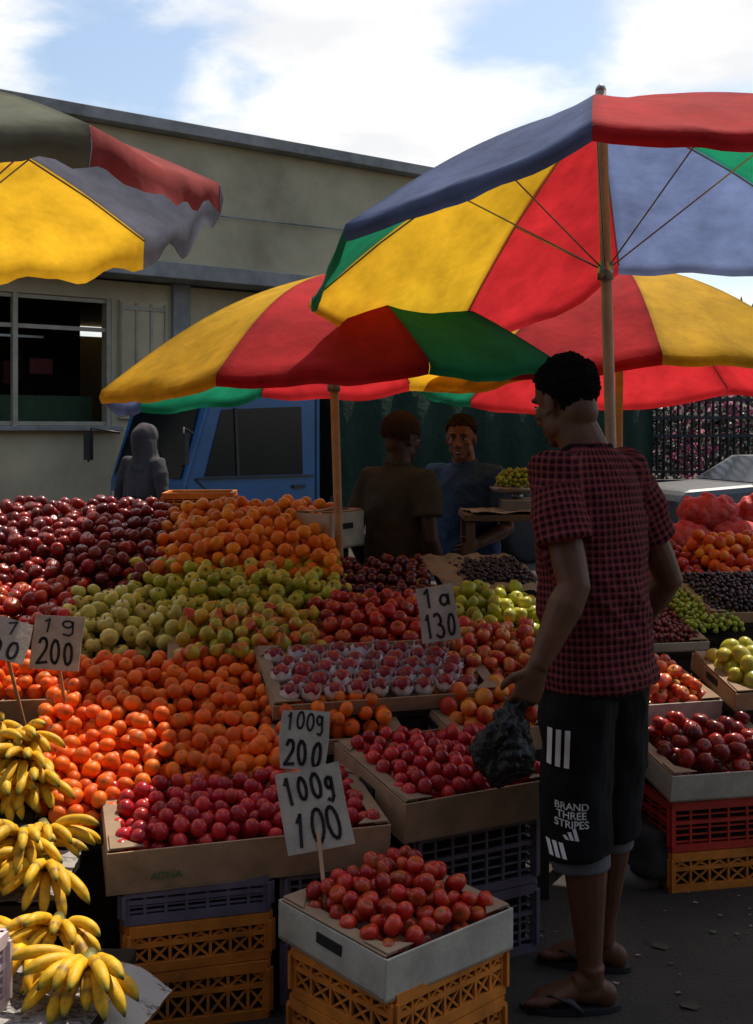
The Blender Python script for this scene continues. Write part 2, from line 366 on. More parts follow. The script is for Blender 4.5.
KIND={
 'red_apple':('apple',.030,[(.48,.015,.015),(.34,.010,.012),(.54,.030,.018)],(.60,.25,.04),.25,1.2,M_fruit),
 'dark_apple':('apple',.0305,[(.19,.007,.012),(.12,.005,.010),(.30,.013,.014)],(.40,.06,.018),.22,1.2,M_fruit),
 'green_apple':('apple',.031,[(.44,.46,.035),(.52,.49,.05),(.35,.41,.03)],(.60,.38,.05),.4,1.2,M_fruit),
 'yellow_apple':('apple',.032,[(.68,.58,.14),(.60,.57,.12)],(.5,.36,.08),.3,1.2,M_fruit),
 'pear':('pear',.028,[(.48,.40,.03),(.54,.36,.03),(.38,.38,.03)],(.58,.05,.016),1.1,1.6,M_fruit),
 'orange':('citrus',.032,[(.85,.22,.012),(.78,.17,.010),(.86,.29,.02)],(.7,.25,.02),.2,1.5,M_fruitmatt),
 'clementine':('citrus',.0255,[(.90,.145,.008),(.92,.185,.010),(.84,.11,.007)],(.85,.23,.015),.25,1.5,M_fruitmatt),
 'plum':('plum',.0220,[(.50,.011,.024),(.37,.009,.020),(.58,.025,.03)],(.5,.12,.03),.15,1.8,M_fruit),
 'small_apple':('apple',.0225,[(.48,.015,.013),(.36,.010,.012),(.55,.028,.018)],(.62,.2,.03),.35,1.4,M_fruit),
 'dark_plum':('plum',.023,[(.08,.005,.012),(.12,.006,.012)],(.2,.03,.03),.15,1.8,M_fruit),
 'nectarine':('plum',.0315,[(.20,.007,.020),(.28,.010,.020)],(.36,.05,.02),.25,.5,M_fruit),
 'striped_apple':('apple',.028,[(.62,.045,.03),(.66,.09,.035),(.54,.025,.025)],(.75,.47,.10),.6,1.2,M_fruit),
 'peach':('plum',.028,[(.77,.12,.02),(.82,.23,.03),(.62,.04,.018)],(.85,.4,.05),.6,1.5,M_fruitmatt),
 'mango':('mango',.032,[(.55,.45,.05),(.45,.45,.05)],(.35,.4,.05),.4,3,M_fruit),
 'black_grape':('plum',.0112,[(.018,.010,.022),(.03,.012,.02)],(.04,.02,.03),.2,3,M_fruit),
 'red_grape':('plum',.0112,[(.20,.03,.04),(.13,.02,.03)],(.2,.08,.03),.3,3,M_fruit),
 'green_grape':('plum',.0115,[(.38,.46,.05),(.31,.42,.04)],(.4,.42,.12),.3,3,M_fruit),
}
def pile(name,kind,M,w,d,H,seed,edge=.4,maxn=700,foam=False,layers=2.2,nu=12,nv=8,lump=.12):
    shape,r,cols,c2,bs,tm,mt=KIND[kind]; rng=np.random.RandomState(seed)
    if r<.015: nu,nv=9,6
    if foam: nu,nv=16,11
    def hf(x,y):
        q=max(abs(2*x/w),abs(2*y/d)); 
        return H*(1-edge*q**4)*(1+lump*noise.noise(Vector((x*7,y*7,seed))))
    if foam:
        sx=r*2.36; pts=[]; nyy=int((d-.01)/(sx*.90)); nxx=int((w-.01)/sx)
        for j in range(nyy):
            for i in range(nxx-(j%2)):
                pts.append((-w/2+sx*(.55+i+.5*(j%2))+rng.uniform(-.005,.005),-d/2+sx*.90*(j+.55)+rng.uniform(-.005,.005),H-r*1.25+rng.uniform(-.006,.008)))
        P=np.array(pts); R=r*(1+rng.uniform(-.10,.06,len(P)))
    else: P,R=pack(w,d,r,hf,rng,maxn,layers=layers)
    V,F,ph=proto(shape,nu,nv); nV=len(V); az=np.arctan2(V[:,1],V[:,0])
    allv=[];allc=[];faces=[]; o=0
    Mr=np.array(M.to_3x3()); Mt=np.array(M.translation)
    for i in range(len(P)):
        Ro=randrot(rng,tm); pv=(V*R[i]*(1+rng.uniform(-.05,.05,3)))@Ro.T+P[i]
        c=np.array(cols[rng.randint(len(cols))])*rng.uniform(.72,1.1)
        k=rng.uniform(0,6.28); mixf=np.clip(.5+.5*np.sin(az+k)*np.sin(ph)+.6*np.cos(ph)-.25+.15*np.sin(7*az+k),0,1)*bs*rng.uniform(.3,1.2)
        mixf=np.clip(mixf,0,1)[:,None]
        cc=c*(1-mixf)+np.array(c2)*mixf
        if shape in('apple','citrus','pear'): cc[0]=(.12,.1,.03)
        allv.append(pv);allc.append(cc);faces+= [tuple(a_+o for a_ in f) for f in F]; o+=nV
        if shape in('apple','pear') and r>.025:
            z0=.62 if shape=='apple' else 1.35
            st=np.array([(s1*.05,s2*.05,zq) for zq in (z0,z0+.38) for s1,s2 in((-1,-1),(1,-1),(1,1),(-1,1))]); st[4:,0]+=.1
            allv.append((st*R[i])@Ro.T+P[i]); allc.append(np.tile((.07,.045,.02),(8,1)))
            faces+=[tuple(a_+o for a_ in f) for f in((0,1,5,4),(1,2,6,5),(2,3,7,6),(3,0,4,7),(4,5,6,7))]; o+=8
        if foam:
            nf=24;rows=6;fv=[]
            tilt=randrot(rng,.16)
            for a_ in range(rows):
                for j in range(nf):
                    t=2*math.pi*j/nf; p=math.radians(66+ a_*17 + (9*math.sin(t*6+i) if a_==0 else 0))
                    q=1.17 if a_%2==0 else 1.07; q*=1+.03*((j%2)*2-1)
                    if a_==0: q=1.24
                    fv.append((q*math.sin(p)*math.cos(t),q*math.sin(p)*math.sin(t),q*math.cos(p)))
            allv.append((np.array(fv)*R[i])@tilt.T+P[i]); allc.append(np.tile((.74,.68,.68),(len(fv),1)))
            for a_ in range(rows-1):
                for j in range(nf): faces.append((o+a_*nf+j,o+(a_+1)*nf+j,o+(a_+1)*nf+(j+1)%nf,o+a_*nf+(j+1)%nf))
            o+=len(fv)
    VV=np.concatenate(allv)@Mr.T+Mt; CC=np.ones((len(VV),4),dtype=np.float32); CC[:,:3]=np.concatenate(allc)
    me=bpy.data.meshes.new(name); me.from_pydata(VV.tolist(),[],faces); me.materials.append(mt)
    at=me.color_attributes.new('Col','FLOAT_COLOR','POINT'); at.data.foreach_set('color',CC.ravel())
    me.polygons.foreach_set('use_smooth',[True]*len(me.polygons)); me.update()
    mkobj(name,me); return len(P)
def cardbox(M,w,d,h,mt=M_card,label=None,flap=True,lab_m=M_green,name='cardboard_box',size=.028):
    e=empty(name,M.translation); m=MB(); t=.006
    m.box((0,0,t/2),(w,d,t),1,M)
    m.box((0,-d/2+t/2,h/2+t/2),(w,t,h-t),0,M); m.box((0,d/2-t/2,h/2+t/2),(w,t,h-t),0,M)
    m.box((-w/2+t/2,0,h/2+t/2),(t,d-2*t,h-t*1.5),0,M); m.box((w/2-t/2,0,h/2+t/2),(t,d-2*t,h-t*1.5),0,M)
    if flap:
        for sx in(-1,1):
            m.box((sx*(w/2-.022),0,h+.003),(.04,d-.02,.004),1,M)
            for sy in(-1,1):
                m.add([(sx*(w/2-.008),sy*(d/2-.008),h+.006),(sx*(w/2-.09),sy*(d/2-.008),h+.006),(sx*(w/2-.008),sy*(d/2-.09),h+.006),
                       (sx*(w/2-.008),sy*(d/2-.008),h+.010),(sx*(w/2-.09),sy*(d/2-.008),h+.010),(sx*(w/2-.008),sy*(d/2-.09),h+.010)],
                      [(0,1,2),(3,5,4),(0,3,4,1),(1,4,5,2),(2,5,3,0)],1,M)
    for i,v in enumerate(m.v):
        p=Vector(v); dv=noise.noise_vector(p*5)*.006; m.v[i]=tuple(p+dv)
    m.obj('tray',[mt,M_cardin],e,.0015)
    m=MB()
    for sx in(-1,1): m.box((sx*(w/2+.001),0,h*.62),(.008,.09,.025),0,M)
    m.obj('painted_hand_holes',M_dark,e,.0005)  # no holes are cut; dark blocks paint their shaded insides
    if label:
        Mt_=M@T(-w*.30,-d/2-.006,h*.38,0,90); textmesh(label,size,Mt_,'printed_label',lab_m,e,bold=.0)
    return e
def crate(M,w,d,h,mt,pattern='x',name='plastic_crate',n1=7):
    e=empty(name,M.translation); m=MB(); t=.012
    m.box((0,0,.006),(w-.03,d-.03,.008),0,M)
    def side(a,b,nseg):
        a=Vector(a);b=Vector(b)
        up=Vector((0,0,1))
        m.bar(a+up*(h-.014),b+up*(h-.014),.028,t*1.5,0,(0,0,1),M); m.bar(a+up*.012,b+up*.012,.024,t*1.2,0,(0,0,1),M)
        m.bar(a+up*h*.58,b+up*h*.58,.012,t,0,(0,0,1),M)
        for i in range(nseg+1):
            p=a.lerp(b,i/nseg); m.bar(p+up*.02,p+up*(h-.02),.008 if 0<i<nseg else .03,t*.8,0,tuple((b-a).normalized()),M)
        if pattern=='x':
            for i in range(nseg):
                p=a.lerp(b,i/nseg);q=a.lerp(b,(i+1)/nseg)
                m.bar(p+up*.02,q+up*h*.57,.006,t*.5,0,(0,0,1),M); m.bar(q+up*.02,p+up*h*.57,.006,t*.45,0,(0,0,1),M)
                m.bar(p+up*h*.59,q+up*(h-.02),.006,t*.5,0,(0,0,1),M); m.bar(q+up*h*.59,p+up*(h-.02),.006,t*.45,0,(0,0,1),M)
        else:
            for k in (.2,.33,.46,.72): m.bar(a+up*h*k,b+up*h*k,.005,t*.5,0,(0,0,1),M)
    x,y=w/2-.01,d/2-.01
    side((-x,-y,0),(x,-y,0),n1); side((-x,y,0),(x,y,0),n1); side((-x,-y,0),(-x,y,0),5); side((x,-y,0),(x,y,0),5)
    m.obj('lattice',mt,e)
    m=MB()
    m.box((0,0,h*.45),(w-.06,d-.06,h*.8),0,M); m.obj('painted_inside_shade',M_dark,e)  # solid near-black block paints the shade inside the crate
    return e
stand=MB()
def support(M,w,d,apron=.2):
    stand.box((0,0,-.012),(w,d,.02),0,M)
    for sx in(-1,1):
        for sy in(-1,1):
            p=M@Vector((sx*(w/2-.03),sy*(d/2-.03),-.02)); 
            if p.z>.05: stand.box((p.x,p.y,p.z/2),(.035,.035,p.z),0)
    a_=M@Vector((-w/2+.01,-d/2+.015,-.025)); b_=M@Vector((w/2-.01,-d/2+.015,-.025)); dn=Vector((0,0,-apron/2))
    stand.bar(a_+dn,b_+dn,apron,.012,0,(0,0,1))
cnt=0
def tray(kind,name,x,y,zs,w,d,rot,tilt,H,seed,bx=None,bh=.09,foam=False,edge=.35,label=None,apron=.2,sup=True,maxn=700,layers=2.2,lump=.12,lm=M_green):
    M=T(x,y,zs,rot,tilt)@Matrix.Translation((0,0,-H))
    global cnt
    k=.03 if bx else -.02
    cnt+=pile(name,kind,M@Matrix.Translation((0,0,.008)),w-k,d-k,H,seed,edge,maxn,foam,layers,lump=lump)
    if bx: cardbox(M,w,d,bh,bx,label,lab_m=lm)
    if sup: support(M,w,d,apron)
    return M
# --- front boxes
MA=tray('plum','plum_pile',-.375,3.17,.525,.74,.42,16,6,.145,1,M_card,.115,label='ADNA',sup=False,edge=.2,maxn=900)
MC=tray('plum','plum_pile',.20,3.42,.585,.50,.44,28,8,.155,2,M_card,.115,sup=False,edge=.2,maxn=900)
MBx=tray('small_apple','apple_pile',.05,2.83,.430,.42,.40,42,3,.165,3,M_cardw,.10,sup=False,edge=.35,maxn=900)
for i,(h0,hh,mt,pt) in enumerate([(.0,.14,M_cror,'x'),(.143,.125,M_cror,'x')]):
    crate(T(.05+.005*i,2.83,h0,42+2*i),.40,.37,hh,mt,pt)
for cx_,cy_ in((-.50,3.12),):
    crate(T(cx_,cy_,0,14),.38,.36,.15,M_cror,'x'); crate(T(cx_,cy_,.153,16),.38,.36,.12,M_cror,'x'); crate(T(cx_-.005,cy_,.276,15),.39,.36,.098,M_crgrey,'b')
crate(T(-.15,3.22,0,16),.30,.34,.2,M_crgrey,'b'); crate(T(-.15,3.22,.203,16),.30,.34,.17,M_crgrey,'b')
crate(T(.21,3.44,0,28),.42,.36,.2,M_crgrey,'b'); crate(T(.21,3.44,.203,28),.42,.36,.205,M_crgrey,'b')
# --- stepped display
tray('clementine','clementine_pile',-.66,3.62,.685,.80,.80,12,17,.17,4,None,.06,apron=.3,maxn=1500)
tray('clementine','clementine_pile',-.83,3.26,.555,.22,.34,12,14,.13,44,None,edge=.2)
tray('clementine','clementine_pile',-.14,3.66,.675,.42,.26,16,14,.12,45,M_card,.05)
tray('clementine','clementine_pile',-.42,3.42,.60,.40,.22,14,12,.12,46,M_card,.05,apron=.1)
tray('peach','peach_pile',.36,3.78,.67,.38,.32,24,12,.14,5,M_card,.08)
tray('nectarine','nectarine_pile',.0,3.86,.765,.76,.40,15,16,.09,6,M_card,.05,foam=True,edge=.1)
tray('striped_apple','apple_pile',.42,4.10,.79,.44,.46,15,15,.15,7,None,.08)
tray('pear','pear_pile',-.45,4.10,.845,.58,.46,10,16,.15,8,M_card,.05)
tray('yellow_apple','apple_pile',-.93,4.32,.87,.50,.48,8,16,.15,9,None)
tray('red_apple','apple_pile',.02,4.30,.855,.56,.46,10,16,.15,10,None,.06)
tray('green_apple','apple_pile',.40,4.56,.87,.50,.42,10,14,.13,11,None,.06)
tray('green_apple','apple_pile',-.55,4.58,.955,.90,.46,8,17,.14,12,None)
tray('dark_plum','plum_pile',.03,4.74,.95,.42,.44,8,15,.13,13,None,.06)
tray('red_apple','apple_pile',-1.44,4.32,.90,.62,.50,6,15,.13,14,None)
tray('dark_apple','apple_pile',-1.46,5.0,1.125,1.10,1.0,4,15,.22,15,None,edge=.35,maxn=1500)
tray('orange','orange_pile',-.56,5.03,1.135,.80,.86,4,16,.22,16,None,edge=.45,maxn=1200)
tray('clementine','clementine_pile',-1.22,3.82,.745,.46,.34,8,14,.14,17,M_card,.10)
crate(T(-.86,5.62,1.10,3),.34,.30,.13,M_cror,'b')
stand.box((-.86,5.62,.55),(.34,.3,1.09),0)
cardbox(T(-.21,5.22,1.0,-30),.18,.30,.16,M_cardw,'Sym',lab_m=M_blueprint)
stand.box((-.21,5.22,.49),(.16,.26,.98),0)
# --- right stall
tray('dark_apple','apple_pile',1.17,4.02,.485,.50,.44,12,8,.15,21,M_cardw,.09,sup=False)
crate(T(1.17,4.04,0,12),.50,.40,.13,M_cror,'x'); crate(T(1.17,4.04,.133,12),.50,.40,.165,M_crred,'b')
tray('striped_apple','apple_pile',1.03,4.38,.62,.44,.38,14,10,.16,22,M_cardw,.10,apron=.3)
tray('mango','mango_pile',1.46,4.42,.67,.34,.38,10,12,.14,23,M_card,.07,apron=.3)
tray('red_grape','grape_pile',1.16,4.86,.73,.36,.36,12,14,.07,24,M_cardw,.04,maxn=900,layers=1.7)
tray('green_grape','grape_pile',1.40,4.98,.785,.24,.36,12,20,.08,25,None,maxn=700,layers=1.7)
tray('black_grape','grape_pile',1.62,5.10,.84,.50,.40,12,18,.08,26,M_card,.05,maxn=1100,layers=1.7)
tray('red_apple','apple_pile',1.38,5.55,.90,.44,.50,10,18,.14,27,None)
tray('peach','peach_pile',1.86,5.55,.95,.56,.56,10,20,.15,28,None)
tray('black_grape','grape_pile',.50,5.0,.93,.32,.34,12,12,.06,29,None,maxn=700,layers=1.7)
stand.obj('wooden_market_stall',M_wooddark)
print('fruits',cnt)
def newsmat():
    m,n_,N_,L_=nt('newsprint'); o=N_.new('ShaderNodeOutputMaterial'); b_=N_.new('ShaderNodeBsdfPrincipled'); b_.inputs['Roughness'].default_value=.9
    t_=N_.new('ShaderNodeTexCoord'); mp=N_.new('ShaderNodeMapping'); mp.inputs['Scale'].default_value=(60,160,60); mp.inputs['Rotation'].default_value=(0,0,.4)
    z_=N_.new('ShaderNodeTexNoise'); z_.inputs['Scale'].default_value=1; L_.new(t_.outputs['Object'],mp.inputs[0]); L_.new(mp.outputs[0],z_.inputs[0])
    r_=N_.new('ShaderNodeMapRange'); r_.inputs[1].default_value=.5; r_.inputs[2].default_value=.56; L_.new(z_.outputs[0],r_.inputs[0])
    z2=N_.new('ShaderNodeTexNoise'); z2.inputs['Scale'].default_value=9; L_.new(t_.outputs['Object'],z2.inputs[0])
    r2=N_.new('ShaderNodeMapRange'); r2.inputs[1].default_value=.45; r2.inputs[2].default_value=.5; L_.new(z2.outputs[0],r2.inputs[0])
    mu=N_.new('ShaderNodeMath'); mu.operation='MULTIPLY'; L_.new(r_.outputs[0],mu.inputs[0]); L_.new(r2.outputs[0],mu.inputs[1])
    x_=N_.new('ShaderNodeMix'); x_.data_type='RGBA'; x_.inputs[6].default_value=(.36,.34,.32,1); x_.inputs[7].default_value=(.13,.12,.12,1); L_.new(mu.outputs[0],x_.inputs[0])
    L_.new(x_.outputs[2],b_.inputs['Base Color']); L_.new(b_.outputs[0],o.inputs[0]); return m
M_news=newsmat()
def sheet(name,M,w,d,amp,seed,m=M_news,n_=26,drop=None):
    b_=MB(); vs=[];fs=[]
    for i in range(n_+1):
        for j in range(n_+1):
            x=(i/n_-.5)*w;y=(j/n_-.5)*d; z=amp*abs(noise.noise(Vector((x*9,y*9,seed))))+amp*.5*abs(noise.noise(Vector((x*22,y*22,seed+5))))
            if drop: z+=drop(x,y)
            vs.append((x,y,z+.002))
    for i in range(n_):
        for j in range(n_): a_=i*(n_+1)+j; fs.append((a_,a_+n_+1,a_+n_+2,a_+1))
    b_.add(vs,fs,0,M,True); return b_.obj(name,m)
# banana table
tb=MB()
tb.box((-1.04,2.42,.285),(.94,.62,.03)); tb.box((-1.14,2.92,.38),(.70,.36,.03)); tb.box((-1.24,3.32,.47),(.60,.36,.03))
for x in(-1.45,-.62): 
    for y in(2.15,2.68): tb.box((x,y,.135),(.05,.05,.27))
for x in(-1.45,-.96):
    for y in(2.8,3.05,3.4): tb.box((x,y,.18 if y<3.2 else .225),(.05,.05,.36 if y<3.2 else .45))
tb.obj('banana_table',M_wooddark,None,.003)
sheet('newspaper_sheet',T(-.76,2.42,.302,-12),.50,.50,.02,3,drop=lambda x,y:-max(0,x-.16)*.55)
sheet('newspaper_sheet',T(-1.0,2.9,.397,5),.45,.34,.02,8)
def banana_hand(M,n_,seed,L0=.15,two=True):
    rng=random.Random(seed); m=MB()
    for tier in range(2 if two else 1):
        nn=n_ if tier==0 else n_-2
        for i in range(nn):
            fan=math.radians((i/(nn-1)-.5)*(140 if tier==0 else 105)+rng.uniform(-6,6))
            L_=L0*rng.uniform(.85,1.1); rr=L0*.114*rng.uniform(.9,1.08)
            th=math.radians((24 if tier==0 else 48)+rng.uniform(-7,7)); dth=math.radians(-80+rng.uniform(-12,12))
            p=Vector((math.sin(fan)*.018,math.cos(fan)*.010,.045+.010*tier)); pts=[];rad=[];cl=[]
            K=14; steps=L_*1.2/K
            tw=fan+rng.uniform(-.05,.05); tone=rng.uniform(.85,1.08); gr=rng.random()*.25
            for k in range(K+1):
                t=k/K; pts.append(p.copy())
                r=rr*(.30+.70*min(1,(t/.26)**1.0)) if t<.26 else rr*(1 if t<.74 else max(.13,1-((t-.74)/.26)**1.7*.87))
                rad.append(r)
                yel=(.74*tone*(1-gr*.3),.41*tone,.016)
                if t<.16: c=(.36,.34,.03)
                elif t>.97: c=(.03,.022,.012)
                elif t>.90: c=(.40,.33,.04)
                else: c=yel
                if rng.random()<.06 and .2<t<.85: c=(.3,.17,.03)
                cl.append(c)
                a_=th+dth*t
                p=p+Vector((math.sin(tw)*math.cos(a_),math.cos(tw)*math.cos(a_),math.sin(a_)))*steps
            m.tube(pts,rad,7,0,(math.cos(tw),-math.sin(tw),0),True,M,cl)
    m.tube([(0,-.025,.07),(0,-.004,.062),(0,.010,.045)],[.012,.019,.022],8,0,(1,0,0),True,M,[(.06,.045,.02),(.3,.28,.06),(.4,.36,.06)])
    return m.obj('banana_bunch',M_banana,vcol=True)
hands=[(-.62,2.50,.318,172,9,.130),(-.78,2.58,.315,130,8,.12),(-.74,2.62,.345,195,7,.11),
 (-.82,2.84,.405,165,8,.125),(-.96,2.82,.405,140,8,.125),(-.88,2.94,.405,190,8,.12),(-1.0,2.96,.41,150,8,.12),(-.90,2.88,.455,170,8,.12),(-1.0,2.86,.46,160,8,.12),(-.86,2.98,.44,200,7,.11),
 (-.96,3.22,.495,165,8,.125),(-1.06,3.20,.495,190,8,.125),(-.98,3.32,.51,150,8,.12),(-1.10,3.34,.51,170,8,.12),(-1.0,3.24,.545,160,8,.12),(-1.1,3.28,.57,200,8,.12),(-1.02,3.34,.585,175,8,.12),(-1.12,3.38,.61,165,8,.12)]
for i,(x,y,z,r,nn,l0) in enumerate(hands): banana_hand(T(x,y,z,r+random.uniform(-10,10),random.uniform(-10,10),random.uniform(-12,12)),nn,50+i,l0)
crate(T(-.90,2.36,.312,-10),.22,.2,.16,M_crwhite,'b')
cnt+=pile('strawberry_pile','plum',T(-.90,2.36,.43,-10),.19,.17,.09,91)
# ------------------------------------------------------------------ price signs
def arc(cx,cy,rx,ry,a0,a1,n_=12): return [(cx+rx*math.cos(math.radians(a0+(a1-a0)*i/n_)),cy+ry*math.sin(math.radians(a0+(a1-a0)*i/n_))) for i in range(n_+1)]
G={'0':[arc(.5,.5,.38,.48,80,445,16)],'1':[[(.3,.8),(.55,1),(.5,0)]],'2':[arc(.48,.72,.34,.27,160,-40,10)+[(.1,.02),(.95,.06)]],
 '3':[arc(.4,.75,.36,.24,140,-80,9)+arc(.42,.26,.42,.27,80,-150,10)],'g':[arc(.45,.55,.3,.25,30,390,12),[(.78,.75),(.76,-.1),(.55,-.3),(.2,-.22)]],
 'a':[arc(.45,.35,.3,.3,30,390,12),[(.78,.65),(.8,.05)]]}
def sign(x,y,z,w,h,rot,tilt,roll,lines,stick=None,seed=0):
    rng=random.Random(seed); M=T(x,y,z,rot,90-tilt,0)@Matrix.Rotation(math.radians(roll),4,'Z')
    e=empty('price_sign',(x,y,z)); m=MB()
    cut=[rng.uniform(-.005,.005) for _ in range(8)]
    poly=[(-w/2+cut[0],-h/2+cut[1]),(0,-h/2+cut[4]),(w/2+cut[2],-h/2+cut[3]),(w/2+cut[5],0),(w/2+cut[6],h/2+cut[7]),(0,h/2),(-w/2,h/2+cut[2]),(-w/2+cut[3],0)]
    vs=[(p[0],p[1],.002) for p in poly]+[(p[0],p[1],-.002) for p in poly]; k=8
    m.add(vs,[tuple(range(k)),tuple(range(2*k-1,k-1,-1))]+[(i,i+k,(i+1)%k+k,(i+1)%k) for i in range(k)],0,M)
    m.obj('board',M_board,e)
    m=MB()
    for ri,(txt,frac) in enumerate(lines):
        y0=h/2-h*sum(l[1] for l in lines[:ri+1])+h*frac*.14; gh=h*frac*.72; gw=w*.84/len(txt)
        for ci,ch in enumerate(txt):
            x0=-w*.42+ci*gw; q=rng.uniform(-.10,.10); y1=y0+rng.uniform(-.05,.05)*gh; gs=rng.uniform(.85,1.05)
            for st in G.get(ch,[]):
                P_=[(x0+gw*.08+gw*.8*px*gs+q*gh*py,y1+gh*gs*(py+rng.uniform(-.02,.02))) for px,py in st]
                lw=.0085 if frac>.4 else .0055
                for a_,b2 in zip(P_[:-1],P_[1:]): 
                    dx,dy=b2[0]-a_[0],b2[1]-a_[1]; l_=math.hypot(dx,dy) or 1; ex,ey=dx/l_*lw*.35,dy/l_*lw*.35
                    m.bar((a_[0]-ex,a_[1]-ey,.0032),(b2[0]+ex,b2[1]+ey,.0032),.0008,lw,0,(0,0,1),M)
    m.obj('handwriting',M_ink,e)
    if stick:
        m=MB(); m.bar(M@Vector((0,-h*.2,-.006)),Vector(stick),.010,.006,0,(1,0,0)); m.obj('stick',M_polewood,e)
    return e
sign(-.158,2.92,.567,.165,.20,0,12,12,[('100g',.42),('100',.58)],(-.12,2.80,.34),1)
sign(-.19,3.02,.715,.125,.155,5,10,-4,[('100g',.38),('200',.62)],(-.18,3.1,.42),2)
sign(.215,3.98,.895,.135,.19,0,10,8,[('1a',.42),('130',.58)],(.24,4.05,.66),3)
sign(-.985,3.55,.875,.150,.160,0,8,-4,[('1g',.35),('200',.65)],(-.97,3.62,.6),4)
sign(-1.12,3.50,.89,.12,.13,20,25,-20,[('1',.4),('00',.6)],(-1.1,3.6,.6),5)
# ------------------------------------------------------------------ people
def skinm(name,c): return mat(name,c,.52,.25,20,.25,220,spec=.32,dist=.001)
SK1=skinm('skin_dark_brown',(.11,.044,.022)); SK2=skinm('skin_brown',(.18,.084,.050)); SK3=skinm('skin_deep_brown',(.050,.024,.015))
def hand(mb,w,d,n_,s,curl,sc=1.0,spread=.0):
    w=Vector(w);d=Vector(d).normalized();n_=Vector(n_);n_=(n_-d*n_.dot(d)).normalized();s=Vector(s);s=(s-d*s.dot(d)-n_*s.dot(n_)).normalized()
    mb.tube([w-d*.02*sc,w+d*.02*sc,w+d*.055*sc,w+d*.088*sc],[(.027*sc,.021*sc),(.034*sc,.019*sc),(.041*sc,.016*sc),(.039*sc,.013*sc)],14,0,s)
    for k,(off,ln) in enumerate(zip((.031,.0105,-.0098,-.030),(.070,.080,.074,.058))):
        p=w+d*(.082-.004*abs(k-1))*sc+s*off*sc; pts=[p-d*.02*sc];rad=[.009*sc]
        dd=d+s*spread*(1.5-k); dd.normalize(); a_=0
        for seg,fr in enumerate((.45,.3,.25)):
            pts.append(p.copy()); rad.append((.0090,.0084,.0076)[seg]*sc)
            a_=curl*(.55,1.15,1.7)[seg]
            p=p+(dd*math.cos(a_)+n_*math.sin(a_))*ln*fr*sc
        pts.append(p); rad.append(.0058*sc); mb.tube(pts,rad,8,0,s)
    t0=w+d*.022*sc+s*.022*sc; t1=t0+(d*.55+s*.75+n_*.25).normalized()*.036*sc; t2=t1+(d*.75+s*.15+n_*.55).normalized()*.032*sc; t3=t2+(d*.7-s*.2+n_*.7).normalized()*.026*sc
    mb.tube([t0,t1,t2,t3],[.015*sc,.0115*sc,.0105*sc,.0065*sc],8,0,s)
def foot(mb,ank,fd,sc=1.0):
    ank=Vector(ank);fd=Vector(fd);fd.z=0;fd.normalize();up=Vector((0,0,1)); l=up.cross(fd)
    g0=Vector((ank.x,ank.y,.017))
    mb.ell(g0-fd*.035+up*.022,(.034,.030,.036),(fd,l,up))
    mb.tube([ank+up*.03,ank,ank+fd*.03-up*.025],[.036,.036,.036],12,0,fd)
    mb.tube([g0-fd*.03+up*.03,g0+fd*.04+up*.034,g0+fd*.10+up*.020,g0+fd*.145+up*.013],[(.030,.036),(.036,.032),(.044,.019),(.042,.012)],14,0,l)
    for k in range(5):
        o=(.030,.014,.0,-.014,-.027)[k]; ln=(.048,.044,.038,.032,.025)[k]; r=(.0125,.009,.0085,.008,.0075)[k]
        b0=g0+fd*(.135-.006*k)+l*o*1.05+up*.011; mb.tube([b0-fd*.02,b0,b0+fd*ln*.6,b0+fd*ln-up*.002],[r,r,r*1.02,r*.6],8,0,l)
